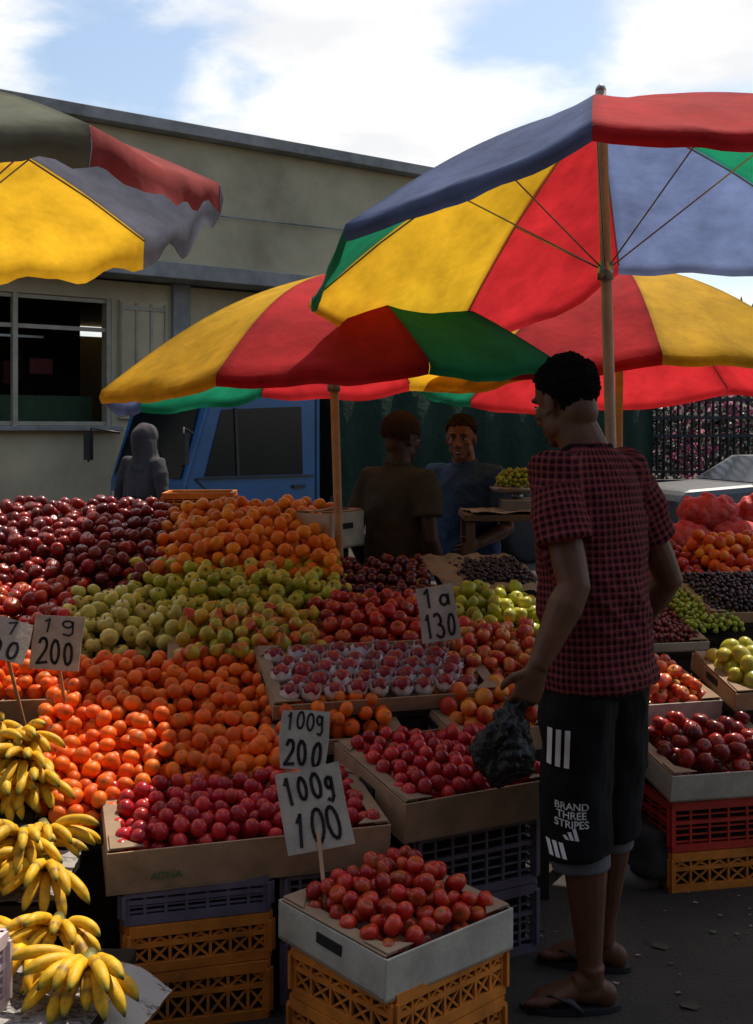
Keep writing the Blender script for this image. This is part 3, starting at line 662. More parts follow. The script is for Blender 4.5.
def head(mb,e,c,f,u,skin,hairm,sc=1.0,hair='short',smile=False,capm=None):
    c=Vector(c);f=Vector(f).normalized();u=Vector(u);u=(u-f*u.dot(f)).normalized();l=u.cross(f)
    ax=(f,l,u)
    def P(a_,b_,d_): return c+(f*a_+l*b_+u*d_)*sc
    def E(p,r): mb.ell(P(*p),tuple(x*sc for x in r),ax,nu=20,nv=14)
    E((-.008,0,.032),(.094,.076,.088)); E((.022,0,-.03),(.070,.062,.078)); E((.035,0,-.07),(.052,.047,.040)); E((.070,0,-.098),(.020,.024,.016)); E((-.03,0,-.04),(.06,.058,.06))
    for s in(-1,1):
        E((.075,s*.030,.026),(.016,.024,.009)); E((.058,s*.043,-.022),(.024,.020,.018)); E((-.005,s*.077,-.008),(.017,.008,.031)); E((.006,s*.080,-.032),(.008,.007,.011))
        E((.092,s*.013,-.034),(.011,.0085,.008)); E((.02,s*.052,-.065),(.035,.012,.03))
    mb.tube([P(.084,0,.022),P(.098,0,-.005),P(.112,0,-.030),P(.094,0,-.040)],[.008*sc,.009*sc,.0125*sc,.009*sc],10,0,l)
    E((.084,0,-.060),(.012,.026,.0065)); E((.082,0,-.073),(.012,.022,.0070))
    m=MB()
    for s in(-1,1): m.ell(P(.077,s*.031,.002),(.011*sc,.014*sc,.0072*sc),ax)
    m.obj('eyes',M_eye,e)
    m=MB()
    for s in(-1,1): m.ell(P(.0855,s*.030,.002),(.004*sc,.0062*sc,.0060*sc),ax)
    m.obj('irises',M_iris,e)
    m=MB()
    for s in(-1,1):
        m.tube([P(.090,s*.012,.026),P(.091,s*.03,.032),P(.078,s*.050,.026)],[.003*sc,.0042*sc,.0025*sc],6,0,u)
        m.tube([P(.084,s*.018,.0095),P(.087,s*.031,.0112),P(.078,s*.045,.008)],[.0022*sc]*3,6,0,u)
    m.obj('eyebrows',hairm,e)
    m=MB(); m.tube([P(.082,.026,-.062),P(.0955,.010,-.0635),P(.0965,0,-.0645),P(.0955,-.010,-.0635),P(.082,-.026,-.062)],[.002*sc,.004*sc,.0045*sc,.004*sc,.002*sc],8,0,u)
    m.tube([P(.081,.022,-.068),P(.0935,.008,-.0735),P(.0935,-.008,-.0735),P(.081,-.022,-.068)],[.002*sc,.0048*sc,.0048*sc,.002*sc],8,0,u)
    m.obj('lips',M_lip,e)
    if smile:
        m=MB(); m.tube([P(.086,.018,-.065),P(.0970,.007,-.0685),P(.0970,-.007,-.0685),P(.086,-.018,-.065)],[.0015*sc,.0036*sc,.0036*sc,.0015*sc],8,0,u); m.obj('teeth',M_teeth,e)
    R_=(.101,.087,.095); m=MB(); nu,nv=110,70; vs=[];keep={};fs=[]
    if hair=='cap': R_=(.106,.090,.103)
    for i in range(nv+1):
        ph=math.pi*i/nv
        for j in range(nu):
            t=2*math.pi*j/nu; q=(math.sin(ph)*math.cos(t)*R_[0],math.sin(ph)*math.sin(t)*R_[1],math.cos(ph)*R_[2])
            if hair!='cap' and q[2]<0:
                st=1+.55*(-q[2]/R_[2]); q=(q[0],q[1],q[2]*st)
                fx=min(1.0,1.0/max(.35,math.sin(ph))*.96) if math.sin(ph)<.96 else 1
                q=(q[0]*fx*.96,q[1]*fx*.92,q[2])
            Q=Vector(q)
            if hair!='cap': k=1+.08*noise.noise(Q*28)+.07*noise.noise(Q*95)+.035*noise.noise(Q*170)
            else: k=1+.02*math.sin(t*30)
            pull=max(0,-q[2]-.03)*.35
            p=P(-.014+q[0]*k+pull,q[1]*k,.036+q[2]*k); vs.append(p)
            if hair=='cap': lim=-.045 if q[0]<.0 else -.01
            else:
                lim=-.100 if q[0]<-.040 else (-.105+(q[0]+.04)*3.0 if q[0]<-.012 else (-.05 if q[0]<.018 else (-.02+(q[0]-.018)*1.2 if q[0]<.055 else .028+(q[0]-.055)*.3)))
                lim+=.008*noise.noise(Q*70)
            keep[i*nu+j]=q[2]>lim
    for i in range(nv):
        for j in range(nu):
            a_=(i*nu+j,(i+1)*nu+j,(i+1)*nu+(j+1)%nu,i*nu+(j+1)%nu)
            if all(keep[x] for x in a_): 
                if i==0: fs.append((a_[0],a_[1],a_[2]))
                else: fs.append(a_)
    m.add(vs,fs,0,None,True); o=m.obj('cap' if hair=='cap' else 'hair',capm if hair=='cap' else hairm,e)
    sd_=o.modifiers.new('s','SOLIDIFY'); sd_.thickness=.016; sd_.offset=-1
    return P
def person(name,J,F,voxel,skin,hairm,shirtm,lowm,long_trousers=False,hair='short',smile=False,sc=1.0,capm=None,shirt_amp=.010,lowhem=.40,baggy=.105,sleeve=.62,sandals=None,armk=1.0):
    F=Vector(F).normalized(); up=Vector((0,0,1)); Lf=up.cross(F)
    V=lambda k:Vector(J[k]); pel,neck=V('pel'),V('neck')
    e=empty(name,(pel.x,pel.y,0))
    sp=lambda t:pel+(neck-pel)*t
    m=MB()
    m.tube([sp(-.08),sp(.1),sp(.4),sp(.7),sp(.87),sp(.97)],[(.14*sc,.09*sc),(.14*sc,.09*sc),(.135*sc,.085*sc),(.15*sc,.085*sc),(.13*sc,.070*sc),(.085*sc,.065*sc)],18,0,Lf)
    hd=V('hd'); m.tube([sp(.9),sp(1.0),hd-Vector(J['hf']).normalized()*.016-up*.05],[.074*sc,.064*sc,.062*sc],14,0,Lf)
    for s in 'LR':
        a_,b_,c_=V('s'+s),V('e'+s),V('w'+s); q=sc*armk; a_in=a_.lerp(sp(.86),.18)
        m.tube([a_in,a_.lerp(b_,.35),a_.lerp(b_,.8),b_,b_.lerp(c_,.25),b_.lerp(c_,.6),c_],[.040*sc,.047*sc,.042*q,.040*q,.044*q,.035*q,.027*sc],14,0,F)
        hp,kn,an=V('h'+s),V('k'+s),V('a'+s)
        bk=-F*.014
        m.tube([hp,hp.lerp(kn,.4),kn+up*.05,kn,kn.lerp(an,.3)+bk,kn.lerp(an,.6)+bk*.5,kn.lerp(an,.88),an],[.082*sc,.074*sc,.058*sc,.054*sc,.060*sc,.046*sc,.034*sc,.034*sc],14,0,F)
        foot(m,an,J['f'+s])
        dd,nn,ss,cu=J['hand'+s]; hand(m,c_,dd,nn,ss,cu,sc)
    head(m,e,hd,J['hf'],J.get('hu',(0,0,1)),skin,hairm,sc,hair,smile,capm)
    remesh(m,'body',skin,e,voxel,2)
    m=MB()
    m.tube([sp(-.15),sp(-.1),sp(.1),sp(.4),sp(.66),sp(.82),sp(.92),sp(.985),sp(1.02)],[(.192*sc,.146*sc),(.192*sc,.146*sc),(.185*sc,.136*sc),(.182*sc,.130*sc),(.197*sc,.132*sc),(.197*sc,.120*sc),(.160*sc,.098*sc),(.095*sc,.078*sc),(.068*sc,.068*sc)],26,0,Lf)
    for s in 'LR':
        a_,b_=V('s'+s),V('e'+s); inn=sp(.86)
        k=sleeve
        m.tube([inn.lerp(a_,.5),a_.lerp(inn,.1)+up*.004,a_.lerp(b_,.3),a_.lerp(b_,k)],[.075*sc,.075*sc,.075*sc,.078*sc if k<.8 else .05*sc],18,0,F)
        if k>.8:
            c_=V('w'+s); m.tube([b_.lerp(a_,.15),b_,b_.lerp(c_,.5),b_.lerp(c_,.9)],[.052*sc,.052*sc,.046*sc,.036*sc],16,0,F)
    def dsp(p):
        d1=abs(noise.noise(Vector((p.x*7-p.z*6,p.y*7,p.z*6+3)))); d2_=abs(noise.noise(Vector((p.x*10+p.z*11,p.y*10+p.z*5,p.z*7+9))))
        return max(-.004,shirt_amp*(noise.noise(Vector((p.x*5,p.y*5,p.z*7)))*1.0 + .5*noise.noise(Vector((p.x*16,p.y*16,p.z*10))) - 1.3*d1 - 1.0*d2_ +.55))
    sh=remesh(m,'shirt',shirtm,e,voxel*1.15,4,dsp)
    me=sh.data; at=me.attributes.new('cloth','FLOAT_VECTOR','POINT'); arr=np.zeros((len(me.vertices),3),dtype=np.float32)
    for i,v in enumerate(me.vertices):
        p=v.co; done=False
        for s in 'LR':
            a_,b_=V('s'+s),V('e'+s); ab=b_-a_; t=(p-a_).dot(ab)/ab.length_squared; q=p-(a_+ab*t)
            if .12<t<1.2 and q.length<.098*sc and (p-sp(.8)).dot(Lf*(1 if s=='L' else -1))>.16*sc:
                x_=q.dot(F); y_=q.dot(Lf); arr[i]=(math.atan2(y_*(1 if s=='R' else -1),x_)*.073,t*ab.length,0); done=True; break
        if not done:
            q=p-sp((p.z-pel.z)/(neck.z-pel.z)); wv=.006*noise.noise(p*6); arr[i]=(math.atan2(q.dot(Lf),-q.dot(F)*1.4)*.16+wv,p.z+.006*noise.noise(p*5+Vector((7,0,0))),0)
    at.data.foreach_set('vector',arr.ravel())
    m=MB(); pts=[]
    for k in range(17):
        t=2*math.pi*k/16; pts.append(sp(1.0)+Lf*math.cos(t)*.072*sc+F*math.sin(t)*.070*sc-up*(.03*max(0,math.sin(t))))
    for k in range(16): m.tube([pts[k],pts[k+1]],[(.018,.006)]*2,8,0,up)
    m.obj('collar',shirtm,e)
    m=MB()
    m.tube([sp(.10),sp(0),sp(-.12),sp(-.2)],[(.145*sc,.10*sc),(.158*sc,.115*sc),(.168*sc,.122*sc),(.15*sc,.11*sc)],22,0,Lf)
    for s in 'LR':
        hp,kn,an=V('h'+s),V('k'+s),V('a'+s)
        if long_trousers: pp=[hp,hp.lerp(kn,.5),kn,kn.lerp(an,.5),an+up*.03];rr=[.095,.09,.07,.065,.06]
        else:
            t=(kn.z-lowhem)/(kn.z-an.z); pp=[hp,hp.lerp(kn,.3),hp.lerp(kn,.7),kn,kn.lerp(an,t)];rr=[baggy*.86,baggy,baggy*.97,baggy*.92,baggy*.90]
        m.tube(pp,[r*sc for r in rr],20,0,F)
    def d2(p): return .012*noise.noise(Vector((p.x*7,p.y*7,p.z*4)))+.008*noise.noise(Vector((p.x*16,p.y*16,p.z*14)))-.010*abs(noise.noise(Vector((p.x*9+p.z*5,p.y*9,p.z*5))))
    lo=remesh(m,'trousers' if long_trousers else 'shorts',lowm,e,voxel*1.15,3,d2)
    if sandals:
        m=MB()
        for s in 'LR':
            an=V('a'+s); fd=Vector(J['f'+s]).normalized(); l_=up.cross(fd); vs=[]; n_=24
            for zt in(.002,.016):
                for k in range(n_):
                    t=2*math.pi*k/n_; xx=math.cos(t)*.135+.055; ww=.046+.008*math.cos(t)
                    vs.append(Vector((an.x,an.y,zt))+fd*xx+l_*math.sin(t)*ww)
            m.add(vs,[tuple(range(n_-1,-1,-1)),tuple(range(n_,2*n_))]+[(k,(k+1)%n_,(k+1)%n_+n_,k+n_) for k in range(n_)])
            g0=Vector((an.x,an.y,0))
            for sg in(-1,1): m.tube([g0+fd*.145+l_*.006+up*.03,g0+fd*.11+l_*sg*.028+up*.048,g0+fd*.06+l_*sg*.046+up*.04,g0+fd*.03+l_*sg*.046+up*.012],[(.006,.004),(.009,.004),(.009,.004),(.006,.004)],8,0,fd)
            m.tube([g0+fd*.145+l_*.006+up*.03,g0+fd*.147+l_*.006+up*.012],.004,6)
        m.obj('flip_flops',sandals,e)
    return e,sh,lo
def plaid():
    m,n_,N_,L_=nt('plaid_shirt'); o=N_.new('ShaderNodeOutputMaterial'); b_=N_.new('ShaderNodeBsdfPrincipled'); b_.inputs['Roughness'].default_value=.9; b_.inputs['Specular IOR Level'].default_value=.08
    a_=N_.new('ShaderNodeAttribute'); a_.attribute_name='cloth'; s_=N_.new('ShaderNodeSeparateXYZ'); L_.new(a_.outputs['Vector'],s_.inputs[0])
    def ma(op,x,y=None):
        k=N_.new('ShaderNodeMath'); k.operation=op
        for i,v in enumerate((x,y)):
            if v is None: continue
            if isinstance(v,(int,float)): k.inputs[i].default_value=v
            else: L_.new(v,k.inputs[i])
        return k.outputs[0]
    def band(x,per,duty,ph=0): return ma('LESS_THAN',ma('FRACT',ma('ADD',ma('DIVIDE',x,per),50+ph)),duty)
    u,v=s_.outputs[0],s_.outputs[1]
    wide=ma('ADD',band(u,.019,.5),band(v,.019,.5)); thin=ma('MAXIMUM',band(u,.019,.12,.25),band(v,.019,.12,.25))
    x_=N_.new('ShaderNodeMix'); x_.data_type='RGBA'; x_.inputs[6].default_value=(.17,.024,.026,1); x_.inputs[7].default_value=(.015,.006,.009,1); L_.new(ma('MULTIPLY',wide,.5),x_.inputs[0])
    y_=N_.new('ShaderNodeMix'); y_.data_type='RGBA'; L_.new(x_.outputs[2],y_.inputs[6]); y_.inputs[7].default_value=(.24,.11,.11,1); L_.new(ma('MULTIPLY',thin,.3),y_.inputs[0])
    L_.new(y_.outputs[2],b_.inputs['Base Color']); L_.new(b_.outputs[0],o.inputs[0]); return m
M_plaid=plaid()
M_shorts=mat('black_shorts',(.009,.009,.010),.85,.2,10,.3,200,spec=.12)
F=(-.72,.69,0)
J=dict(pel=(.605,3.15,.92),neck=(.578,3.175,1.475),hd=(.530,3.215,1.610),hf=(-.60,.76,-.30),
 sL=(.464,3.04,1.405),eL=(.506,2.945,1.13),wL=(.405,2.90,.930),
 sR=(.708,3.285,1.40),eR=(.845,3.33,1.10),wR=(.74,3.47,.90),
 hL=(.540,3.09,.90),kL=(.535,3.075,.50),aL=(.568,3.04,.085),hR=(.665,3.21,.90),kR=(.648,3.235,.50),aR=(.645,3.27,.085),
 fL=(-1,.02,0),fR=(-.95,.30,0),
 handL=((-.35,-.02,-.93),(-.3,1,0),(-1,-.3,.3),1.25),handR=((-.4,.3,-.8),(-1,0,0),(0,1,0),.5))
me_,shirt,shorts=person('man_in_plaid_shirt',J,F,.0048,SK1,M_hair,M_plaid,M_shorts,lowhem=.40,baggy=.107,shirt_amp=.013,armk=1.08,sandals=mat('rubber_black',(.02,.02,.025),.6))
bv=BVHTree.FromPolygons([v.co.copy() for v in shorts.data.vertices],[tuple(p.vertices) for p in shorts.data.polygons])
pd=Vector((.22,.975,0)).normalized()
def proj(p):
    h=bv.ray_cast(p-pd*.6,pd); return (h[0]-pd*(.006)) if h[0] else p
Mt_=T(.498,2.95,.53,-12,90)
textmesh('BRAND\nTHREE\nSTRIPES',.027,Mt_,'brand_text',M_white,me_,proj,bold=.0004)
m=MB()
def decal(poly):
    nseg=10; vs=[];fs=[]
    a_,b_,c_,d_=[Vector(p) for p in poly]
    for i in range(nseg+1):
        for k in range(3):
            t=i/nseg; l0=a_.lerp(d_,t); l1=b_.lerp(c_,t); vs.append(proj(Mt_@Vector((*(l0.lerp(l1,k/2)),0))))
    for i in range(nseg):
        for k in range(2): q=i*3+k; fs.append((q,q+1,q+4,q+3))
    m.add(vs,fs)
for k in range(3):
    x=-.068+.024*k; decal([(x,.12),(x+.014,.12),(x+.018,.22),(x+.004,.22)])
    x=-.058+.018*k; decal([(x,-.112),(x+.012,-.112),(x-.000,-.074),(x-.012,-.074)])
    x=-.015+.013*k; decal([(x,-.062),(x+.010,-.062),(x+.001,-.050+.010*k),(x-.008,-.053+.010*k)])
m.obj('side_stripes',M_white,me_)
m=MB()
for s in 'LR':
    kn,an=Vector(J['k'+s]),Vector(J['a'+s]); m.tube([kn,kn.lerp(an,.26),kn.lerp(an,.33)],[.084,.080,.078],20,0,F)
remesh(m,'inner_lining',mat('grey_lining',(.10,.10,.11),.9),me_,.006,2)
M_bag=mat('black_plastic_bag',(.005,.005,.005),.38,.2,9,.5,45,spec=.28,dist=.01)
m=MB(); hx=Vector((.365,2.905,.855))
m.tube([hx+Vector((0,0,.02)),hx+Vector((-.004,0,-.02)),hx+Vector((-.02,0,-.06)),hx+Vector((-.035,.005,-.12)),hx+Vector((-.04,.01,-.18)),hx+Vector((-.038,.01,-.215))],[.016,.022,.045,(.075,.06),(.082,.065),(.045,.04)],20,0,(1,0,0))
bag=remesh(m,'carrier_bag',M_bag,me_,.004,1,lambda p:.020*noise.noise(p*18)+.016*abs(noise.noise(p*34))+.006*abs(noise.noise(p*80))-.008)
m=MB()
for sgn in(-1,1): m.tube([hx+Vector((-.005,sgn*.01,0)),hx+Vector((.0,sgn*.018,.045)),hx+Vector((.02,sgn*.008,.062)),hx+Vector((.03,sgn*.012,.02))],[(.010,.003)]*4,8)
m.obj('bag_handles',M_bag,me_)
def standing(x,y,h,ang_,lean=0,armL=None,armR=None,hf=None):
    s=h/1.73; a_=math.radians(ang_); Fv=Vector((math.cos(a_),math.sin(a_),0)); Lv=Vector((-math.sin(a_),math.cos(a_),0)); B=Vector((x,y,0)); U=Vector((0,0,1))
    q=lambda f,l,z:B+Fv*f*s+Lv*l*s+U*z*s
    J=dict(pel=q(0,0,.92),neck=q(.02+lean,0,1.475),hd=q(.05+lean*1.3,0,1.612),hf=hf or Fv,sL=q(.01+lean,.185,1.40),sR=q(.01+lean,-.185,1.40))
    J['eL']=q(*(armL[0] if armL else (-.03,.25,1.11))); J['wL']=q(*(armL[1] if armL else (.08,.24,.87)))
    J['eR']=q(*(armR[0] if armR else (-.03,-.25,1.11))); J['wR']=q(*(armR[1] if armR else (.08,-.24,.87)))
    for k,l in(('L',.09),('R',-.09)):
        J['h'+k]=q(0,l,.9);J['k'+k]=q(.01,l*1.05,.5);J['a'+k]=q(-.01,l*1.1,.085); J['a'+k].z=.085; J['f'+k]=Fv+Lv*(l*1.5)
        d_=(J['w'+k]-J['e'+k]).normalized(); J['hand'+k]=(d_,-Lv*(1 if l>0 else -1)+Fv*.01,Fv,.45)
    return J,Fv,s
M_olive=mat('olive_shirt',(.052,.047,.037),.9,.2,8,.3,150,spec=.1); M_navy=mat('blue_shirt',(.02,.045,.11),.85,.4,40,.3,150,spec=.2,col2=(.04,.09,.18))
M_trous=mat('dark_trousers',(.03,.03,.035),.9)
J,Fv,s=standing(.09,5.40,1.60,50,hf=Vector((.75,.55,-.15)))
person('man_in_brown_cap',J,Fv,.008,SK3,M_hair,M_olive,M_trous,True,hair='cap',sc=s,capm=mat('brown_knit_cap',(.040,.022,.017),.95,.3,80,.5,200,spec=.1),sleeve=.62)
J,Fv,s=standing(.48,5.95,1.60,-115,lean=.06,armL=((.05,.24,1.12),(.28,.15,1.05)),armR=((.03,-.25,1.12),(.2,-.22,.95)),hf=Vector((-.25,-.95,-.12)))
person('man_in_blue_shirt',J,Fv,.006,SK2,M_hairgrey,M_navy,M_trous,True,smile=True,sc=s,sleeve=.62)
J,Fv,s=standing(-1.83,9.0,1.56,60,hf=Vector((.3,.95,0)))
M_scarf=mat('grey_headscarf',(.055,.046,.048),.95,.2,10,.4,90)
we,_,_=person('woman_in_headscarf',J,Fv,.009,SK3,M_hair,mat('grey_dress',(.04,.035,.037),.9),mat('dark_skirt',(.03,.03,.035),.9),True,sc=s*.92,sleeve=.95)
m=MB(); hd=Vector(J['hd']); U=Vector((0,0,1))
m.ell(hd+U*.02-Fv*.02,(.112,.098,.112),(Fv,U.cross(Fv),U),nu=20,nv=14); m.tube([hd+U*.0-Fv*.03,hd-U*.12-Fv*.02,hd-U*.22-Fv*.01,hd-U*.45-Fv*.02],[(.10,.10),(.11,.10),(.165,.12),(.19,.15)],20,0,U.cross(Fv))
remesh(m,'headscarf',M_scarf,we,.01,2,lambda p:.022*noise.noise(Vector((p.x*14,p.y*14,p.z*5))))
# ------------------------------------------------------------------ truck
M_tblue=mat('truck_blue_paint',(.008,.09,.24),.35,.22,3,.05,60,coat=.3); M_glass=mat('vehicle_glass',(.008,.010,.012),.15,.1,3,0,spec=.35)
M_tarp=mat('green_tarpaulin',(.008,.026,.017),.9,.3,3,.5,14,dist=.03,spec=.2); M_rub=mat('tyre_rubber',(.015,.015,.015),.85); M_black=mat('black_trim',(.015,.015,.016),.5)
M_lamp=mat('lamp_lens',(.5,.45,.4),.15,.1,5,0)
te=empty('delivery_truck',(-1.0,11.3,0))
Mtk=Matrix.Translation((-1.75,10.5,0))@Matrix.Rotation(math.atan2(-.6,-.8),4,'Z')@Matrix.Translation((-1.5,-1.65,0))
m=MB()
prof=[(0,.45),(.35,.45),(.40,.62),(.60,.72),(.85,.72),(1.05,.62),(1.1,.45),(1.48,.45),(1.52,.62),(1.5,1.02),(1.24,1.82),(1.12,1.92),(.08,1.95),(0,1.88)]
m.prism(prof,0,1.65,0,Mtk); m.obj('cab',M_tblue,te,.03)
m=MB()
for yy in(-.006,1.656): m.prism([(.22,1.10),(1.30,1.10),(1.12,1.72),(.24,1.76)],yy-.004,yy+.004,0,Mtk)
m.add([Mtk@Vector(p) for p in((1.497,.10,1.08),(1.497,1.55,1.08),(1.275,1.50,1.76),(1.275,.15,1.76))],[(0,1,2,3)])
m.obj('windows',M_glass,te)
m=MB()
m.bar((.10,1.668,1.08),(1.38,1.668,1.08),.02,.01,0,(0,0,1),Mtk); m.bar((.95,1.668,1.1),(.98,1.668,1.74),.03,.012,0,(1,0,0),Mtk)
m.bar((.06,1.656,.55),(.06,1.656,1.85),.012,.008,0,(1,0,0),Mtk); m.bar((1.02,1.656,.75),(1.40,1.656,1.08),.012,.008,0,(0,0,1),Mtk)
m.box((1.53,.825,.55),(.08,1.62,.18),0,Mtk); m.box((1.515,.825,.84),(.02,.9,.16),0,Mtk)
m.tube([Mtk@Vector((1.40,1.62,1.5)),Mtk@Vector((1.62,1.86,1.55)),Mtk@Vector((1.64,1.88,1.2))],.012,6); m.box((1.64,1.88,1.36),(.04,.16,.28),0,Mtk)
m.tube([Mtk@Vector((1.40,.03,1.5)),Mtk@Vector((1.62,-.2,1.55)),Mtk@Vector((1.64,-.22,1.2))],.012,6); m.box((1.64,-.22,1.36),(.04,.16,.28),0,Mtk)
m.bar((.2,1.67,.98),(.34,1.67,.98),.03,.02,0,(0,0,1),Mtk)
for k in(-.35,.35): m.bar((1.50,.825+k,1.1),(1.40,.825+k*.2,1.4),.015,.01,0,(0,1,0),Mtk)
m.obj('bumper_mirrors_trim',M_black,te)
m=MB(); m.box((1.525,.25,.84),(.02,.26,.15),0,Mtk); m.box((1.525,1.40,.84),(.02,.26,.15),0,Mtk); m.obj('headlamps',M_lamp,te)
m=MB()
for xx in(.72,-2.9):
    for yy in(.12,1.53): m.tube([Mtk@Vector((xx,yy-.1,.33)),Mtk@Vector((xx,yy-.07,.33)),Mtk@Vector((xx,yy+.07,.33)),Mtk@Vector((xx,yy+.1,.33))],[.28,.33,.33,.28],24)
m.obj('wheels',M_rub,te)
m=MB(); m.box((-2.2,.825,.62),(4.3,.8,.16),0,Mtk); m.box((-2.25,.825,.80),(4.3,1.7,.14),0,Mtk); m.obj('chassis_and_deck',M_black,te)
m=MB()
nx=44; vs=[];fs=[]; ring=[(-.03,.75),(-.04,1.3),(-.03,1.95),(.15,2.12),(.8,2.2),(1.5,2.12),(1.68,1.95),(1.69,1.3),(1.68,.75)]
for i in range(nx+1):
    x=-.12-4.85*i/nx; 
    for (y_,z_) in ring: vs.append((x,y_+.025*math.sin(i*1.43)*(1 if y_>.8 else -1),z_+.02*math.cos(i*1.43)))
k=len(ring)
for i in range(nx):
    for j in range(k-1): fs.append((i*k+j,i*k+j+1,(i+1)*k+j+1,(i+1)*k+j))
fs.append(tuple(range(k))); fs.append(tuple(nx*k+j for j in range(k-1,-1,-1)))
m.add(vs,fs,0,Mtk,True); m.obj('tarpaulin_cover',M_tarp,te)
# ------------------------------------------------------------------ car at the right
Mc=T(3.5,13.4,0,12); ce=empty('parked_car',(3.5,13.4,0))
M_silver=mat('silver_car_paint',(.11,.11,.11),.45,.1,4,.03,40,metal=.2,coat=.2)
m=MB(); body=[(0,.35),(.0,.7),(.12,.82),(1.0,.88),(1.55,1.2),(2.9,1.22),(3.6,.94),(4.1,.88),(4.15,.35)]
m.prism(body,0,1.6,0,Mc); m.obj('body',M_silver,ce,.08)
m=MB(); m.prism([(1.12,.90),(1.62,1.15),(2.85,1.17),(3.4,.94)],-.004,.004,0,Mc); m.prism([(1.12,.90),(1.62,1.15),(2.85,1.17),(3.4,.94)],1.596,1.604,0,Mc)
m.add([Mc@Vector(p) for p in((1.03,.1,.907),(1.03,1.5,.907),(1.53,1.4,1.197),(1.53,.2,1.197))],[(0,1,2,3)]); m.obj('windows',M_glass,ce)
m=MB()
for xx in(.8,3.3):
    for yy in(.05,1.55): m.tube([Mc@Vector((xx,yy-.09,.31)),Mc@Vector((xx,yy+.09,.31))],.31,22)
m.obj('wheels',M_rub,ce)
# ------------------------------------------------------------------ fence, hedge
m=MB()
for i in range(84): 
    x=2.6+i*.10; y=15.9+i*.0072; m.bar((x,y,.9),(x,y,2.0),.028,.028)
for z in(.95,1.95,1.45,1.7): m.bar((2.6,15.86,z),(10.9,16.46,z),.04,.03)
m.bar((2.6,15.9,.42),(10.9,16.5,.42),.84,.2,0)
m.obj('iron_railing_fence',M_black)
def leaves(name,c,size,n_,cols,seed,ls=.05,th=.12):
    rng=random.Random(seed); m=MB()
    for _ in range(n_):
        p=Vector((rng.uniform(-1,1),rng.uniform(-1,1),rng.uniform(-1,1)))
        p=Vector((c[0]+p.x*size[0],c[1]+p.y*size[1],c[2]+p.z*size[2]*(.8+.3*noise.noise(Vector((p.x*size[0],0,seed))))))
        a_=Vector((rng.gauss(0,1),rng.gauss(0,1),rng.gauss(0,1))).normalized(); b_=a_.orthogonal().normalized(); s_=ls*rng.uniform(.6,1.4)
        q=noise.noise(p*1.7)
        col=cols[1] if q>th and rng.random()<.7 else cols[0]
        k=rng.uniform(.5,1.3); m.add([p-a_*s_,p+b_*s_*.5,p+a_*s_,p-b_*s_*.5],[(0,1,2,3)],0,None,False,(col[0]*k,col[1]*k,col[2]*k))
    return m.obj(name,mat(name+'_leaf',rough=.6,var=.1,bump=0,vcol=True,trans=.15),vcol=True)
leaves('bougainvillea_hedge',(7.5,18.3,1.3),(4.6,.7,1.3),20000,[(.018,.024,.014),(.50,.06,.17)],3,.06,.12)
leaves('background_foliage',(13,30,2.7),(16,1.5,2.7),20000,[(.025,.035,.018),(.045,.06,.025)],5,.18)
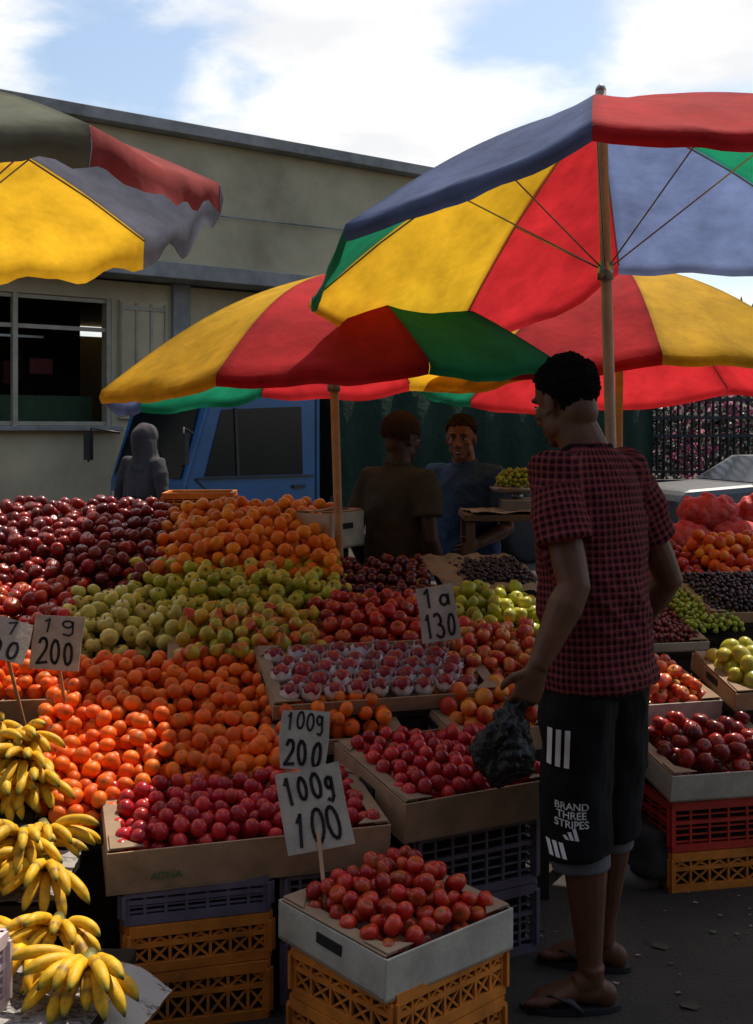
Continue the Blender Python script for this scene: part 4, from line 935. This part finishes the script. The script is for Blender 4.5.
# ------------------------------------------------------------------ counter with scale, net bags, stump
m=MB(); m.box((.66,5.55,1.12),(.50,.42,.03)); 
for x in(.44,.88):
    for y in(5.38,5.72): m.box((x,y,.55),(.04,.04,1.1))
m.obj('weighing_counter',M_wood,None,.003)
sheet('paper_sheet',T(.66,5.53,1.138,8),.46,.36,.02,12)
se=empty('weighing_scale',(.68,5.55,1.14)); m=MB(); m.box((.68,5.57,1.17),(.16,.16,.06)); m.tube([(.68,5.57,1.2),(.68,5.57,1.225)],.03,12); m.obj('scale_body',M_metal,se,.01)
m=MB(); m.tube([(.68,5.57,1.225),(.68,5.57,1.235),(.68,5.57,1.255)],[.07,.12,.135],24); m.obj('pan',M_metal,se)
pile('grape_pile','green_grape',T(.68,5.57,1.245),.21,.21,.10,61,edge=.8,layers=3)
sheet('newspaper_sheet',T(.46,4.98,.905,20,14),.46,.44,.03,21,mat('brown_paper',(.25,.19,.13),.9,.2,8,.2,60))
rng=random.Random(4)
M_net=mat('red_net',(.55,.03,.055),.6,.35,60,.9,120,col2=(.60,.15,.13),dist=.004,spec=.2)
for i,(x,y,z) in enumerate([(1.62,6.12,.94),(1.95,6.15,.95),(2.28,6.2,.96),(1.78,6.2,1.08),(2.12,6.25,1.09),(2.4,6.1,1.02)]):
    m=MB(); m.tube([(x-.16,y,z),(x-.12,y,z+.01),(x,y-.02,z+.01),(x+.12,y,z+.0),(x+.17,y,z+.04)],[.02,.07,.09,.08,.02],18,0,(0,0,1))
    for k in range(34):
        a_=rng.uniform(0,6.28); h_=rng.uniform(-.13,.13); q=.085*math.sqrt(max(.1,1-(h_/.17)**2)); m.ell((x+h_,y+q*math.cos(a_),z+q*math.sin(a_)),(.032,.032,.032),nu=12,nv=8)
    remesh(m,'net_bag_of_onions',M_net,None,.006,1)
m=MB(); m.box((1.98,6.2,.42),(1.1,.5,.84)); m.obj('storage_chest',M_wooddark)
m=MB(); m.tube([(.93,3.95,0),(.93,3.95,.05),(.94,3.95,.13),(.95,3.95,.185)],[.15,.145,.14,.13],14); remesh(m,'dark_stone_block',mat('dark_stone',(.03,.028,.026),.9,.3,12,.5,50),None,.01,2,lambda p:.02*noise.noise(p*9))
m=MB(); rng=random.Random(9)
for _ in range(420):
    x,y=rng.uniform(.1,2.2),rng.uniform(2.3,4.6); s_=rng.uniform(.003,.012) if rng.random()<.93 else rng.uniform(.02,.035); a_=rng.uniform(0,6.28)
    c=rng.choice([(.12,.09,.05),(.05,.04,.03),(.2,.18,.15),(.06,.08,.03),(.25,.22,.18)])
    vs=[(x+math.cos(a_+t)*s_*rng.uniform(.6,1.2),y+math.sin(a_+t)*s_*rng.uniform(.4,1),.003+rng.uniform(0,.005)) for t in(0,1.3,2.6,3.9,5.1)]
    m.add(vs,[(0,1,2,3,4)],0,None,False,c)
m.obj('ground_litter',mat('litter',rough=.9,bump=0,vcol=True),vcol=True)
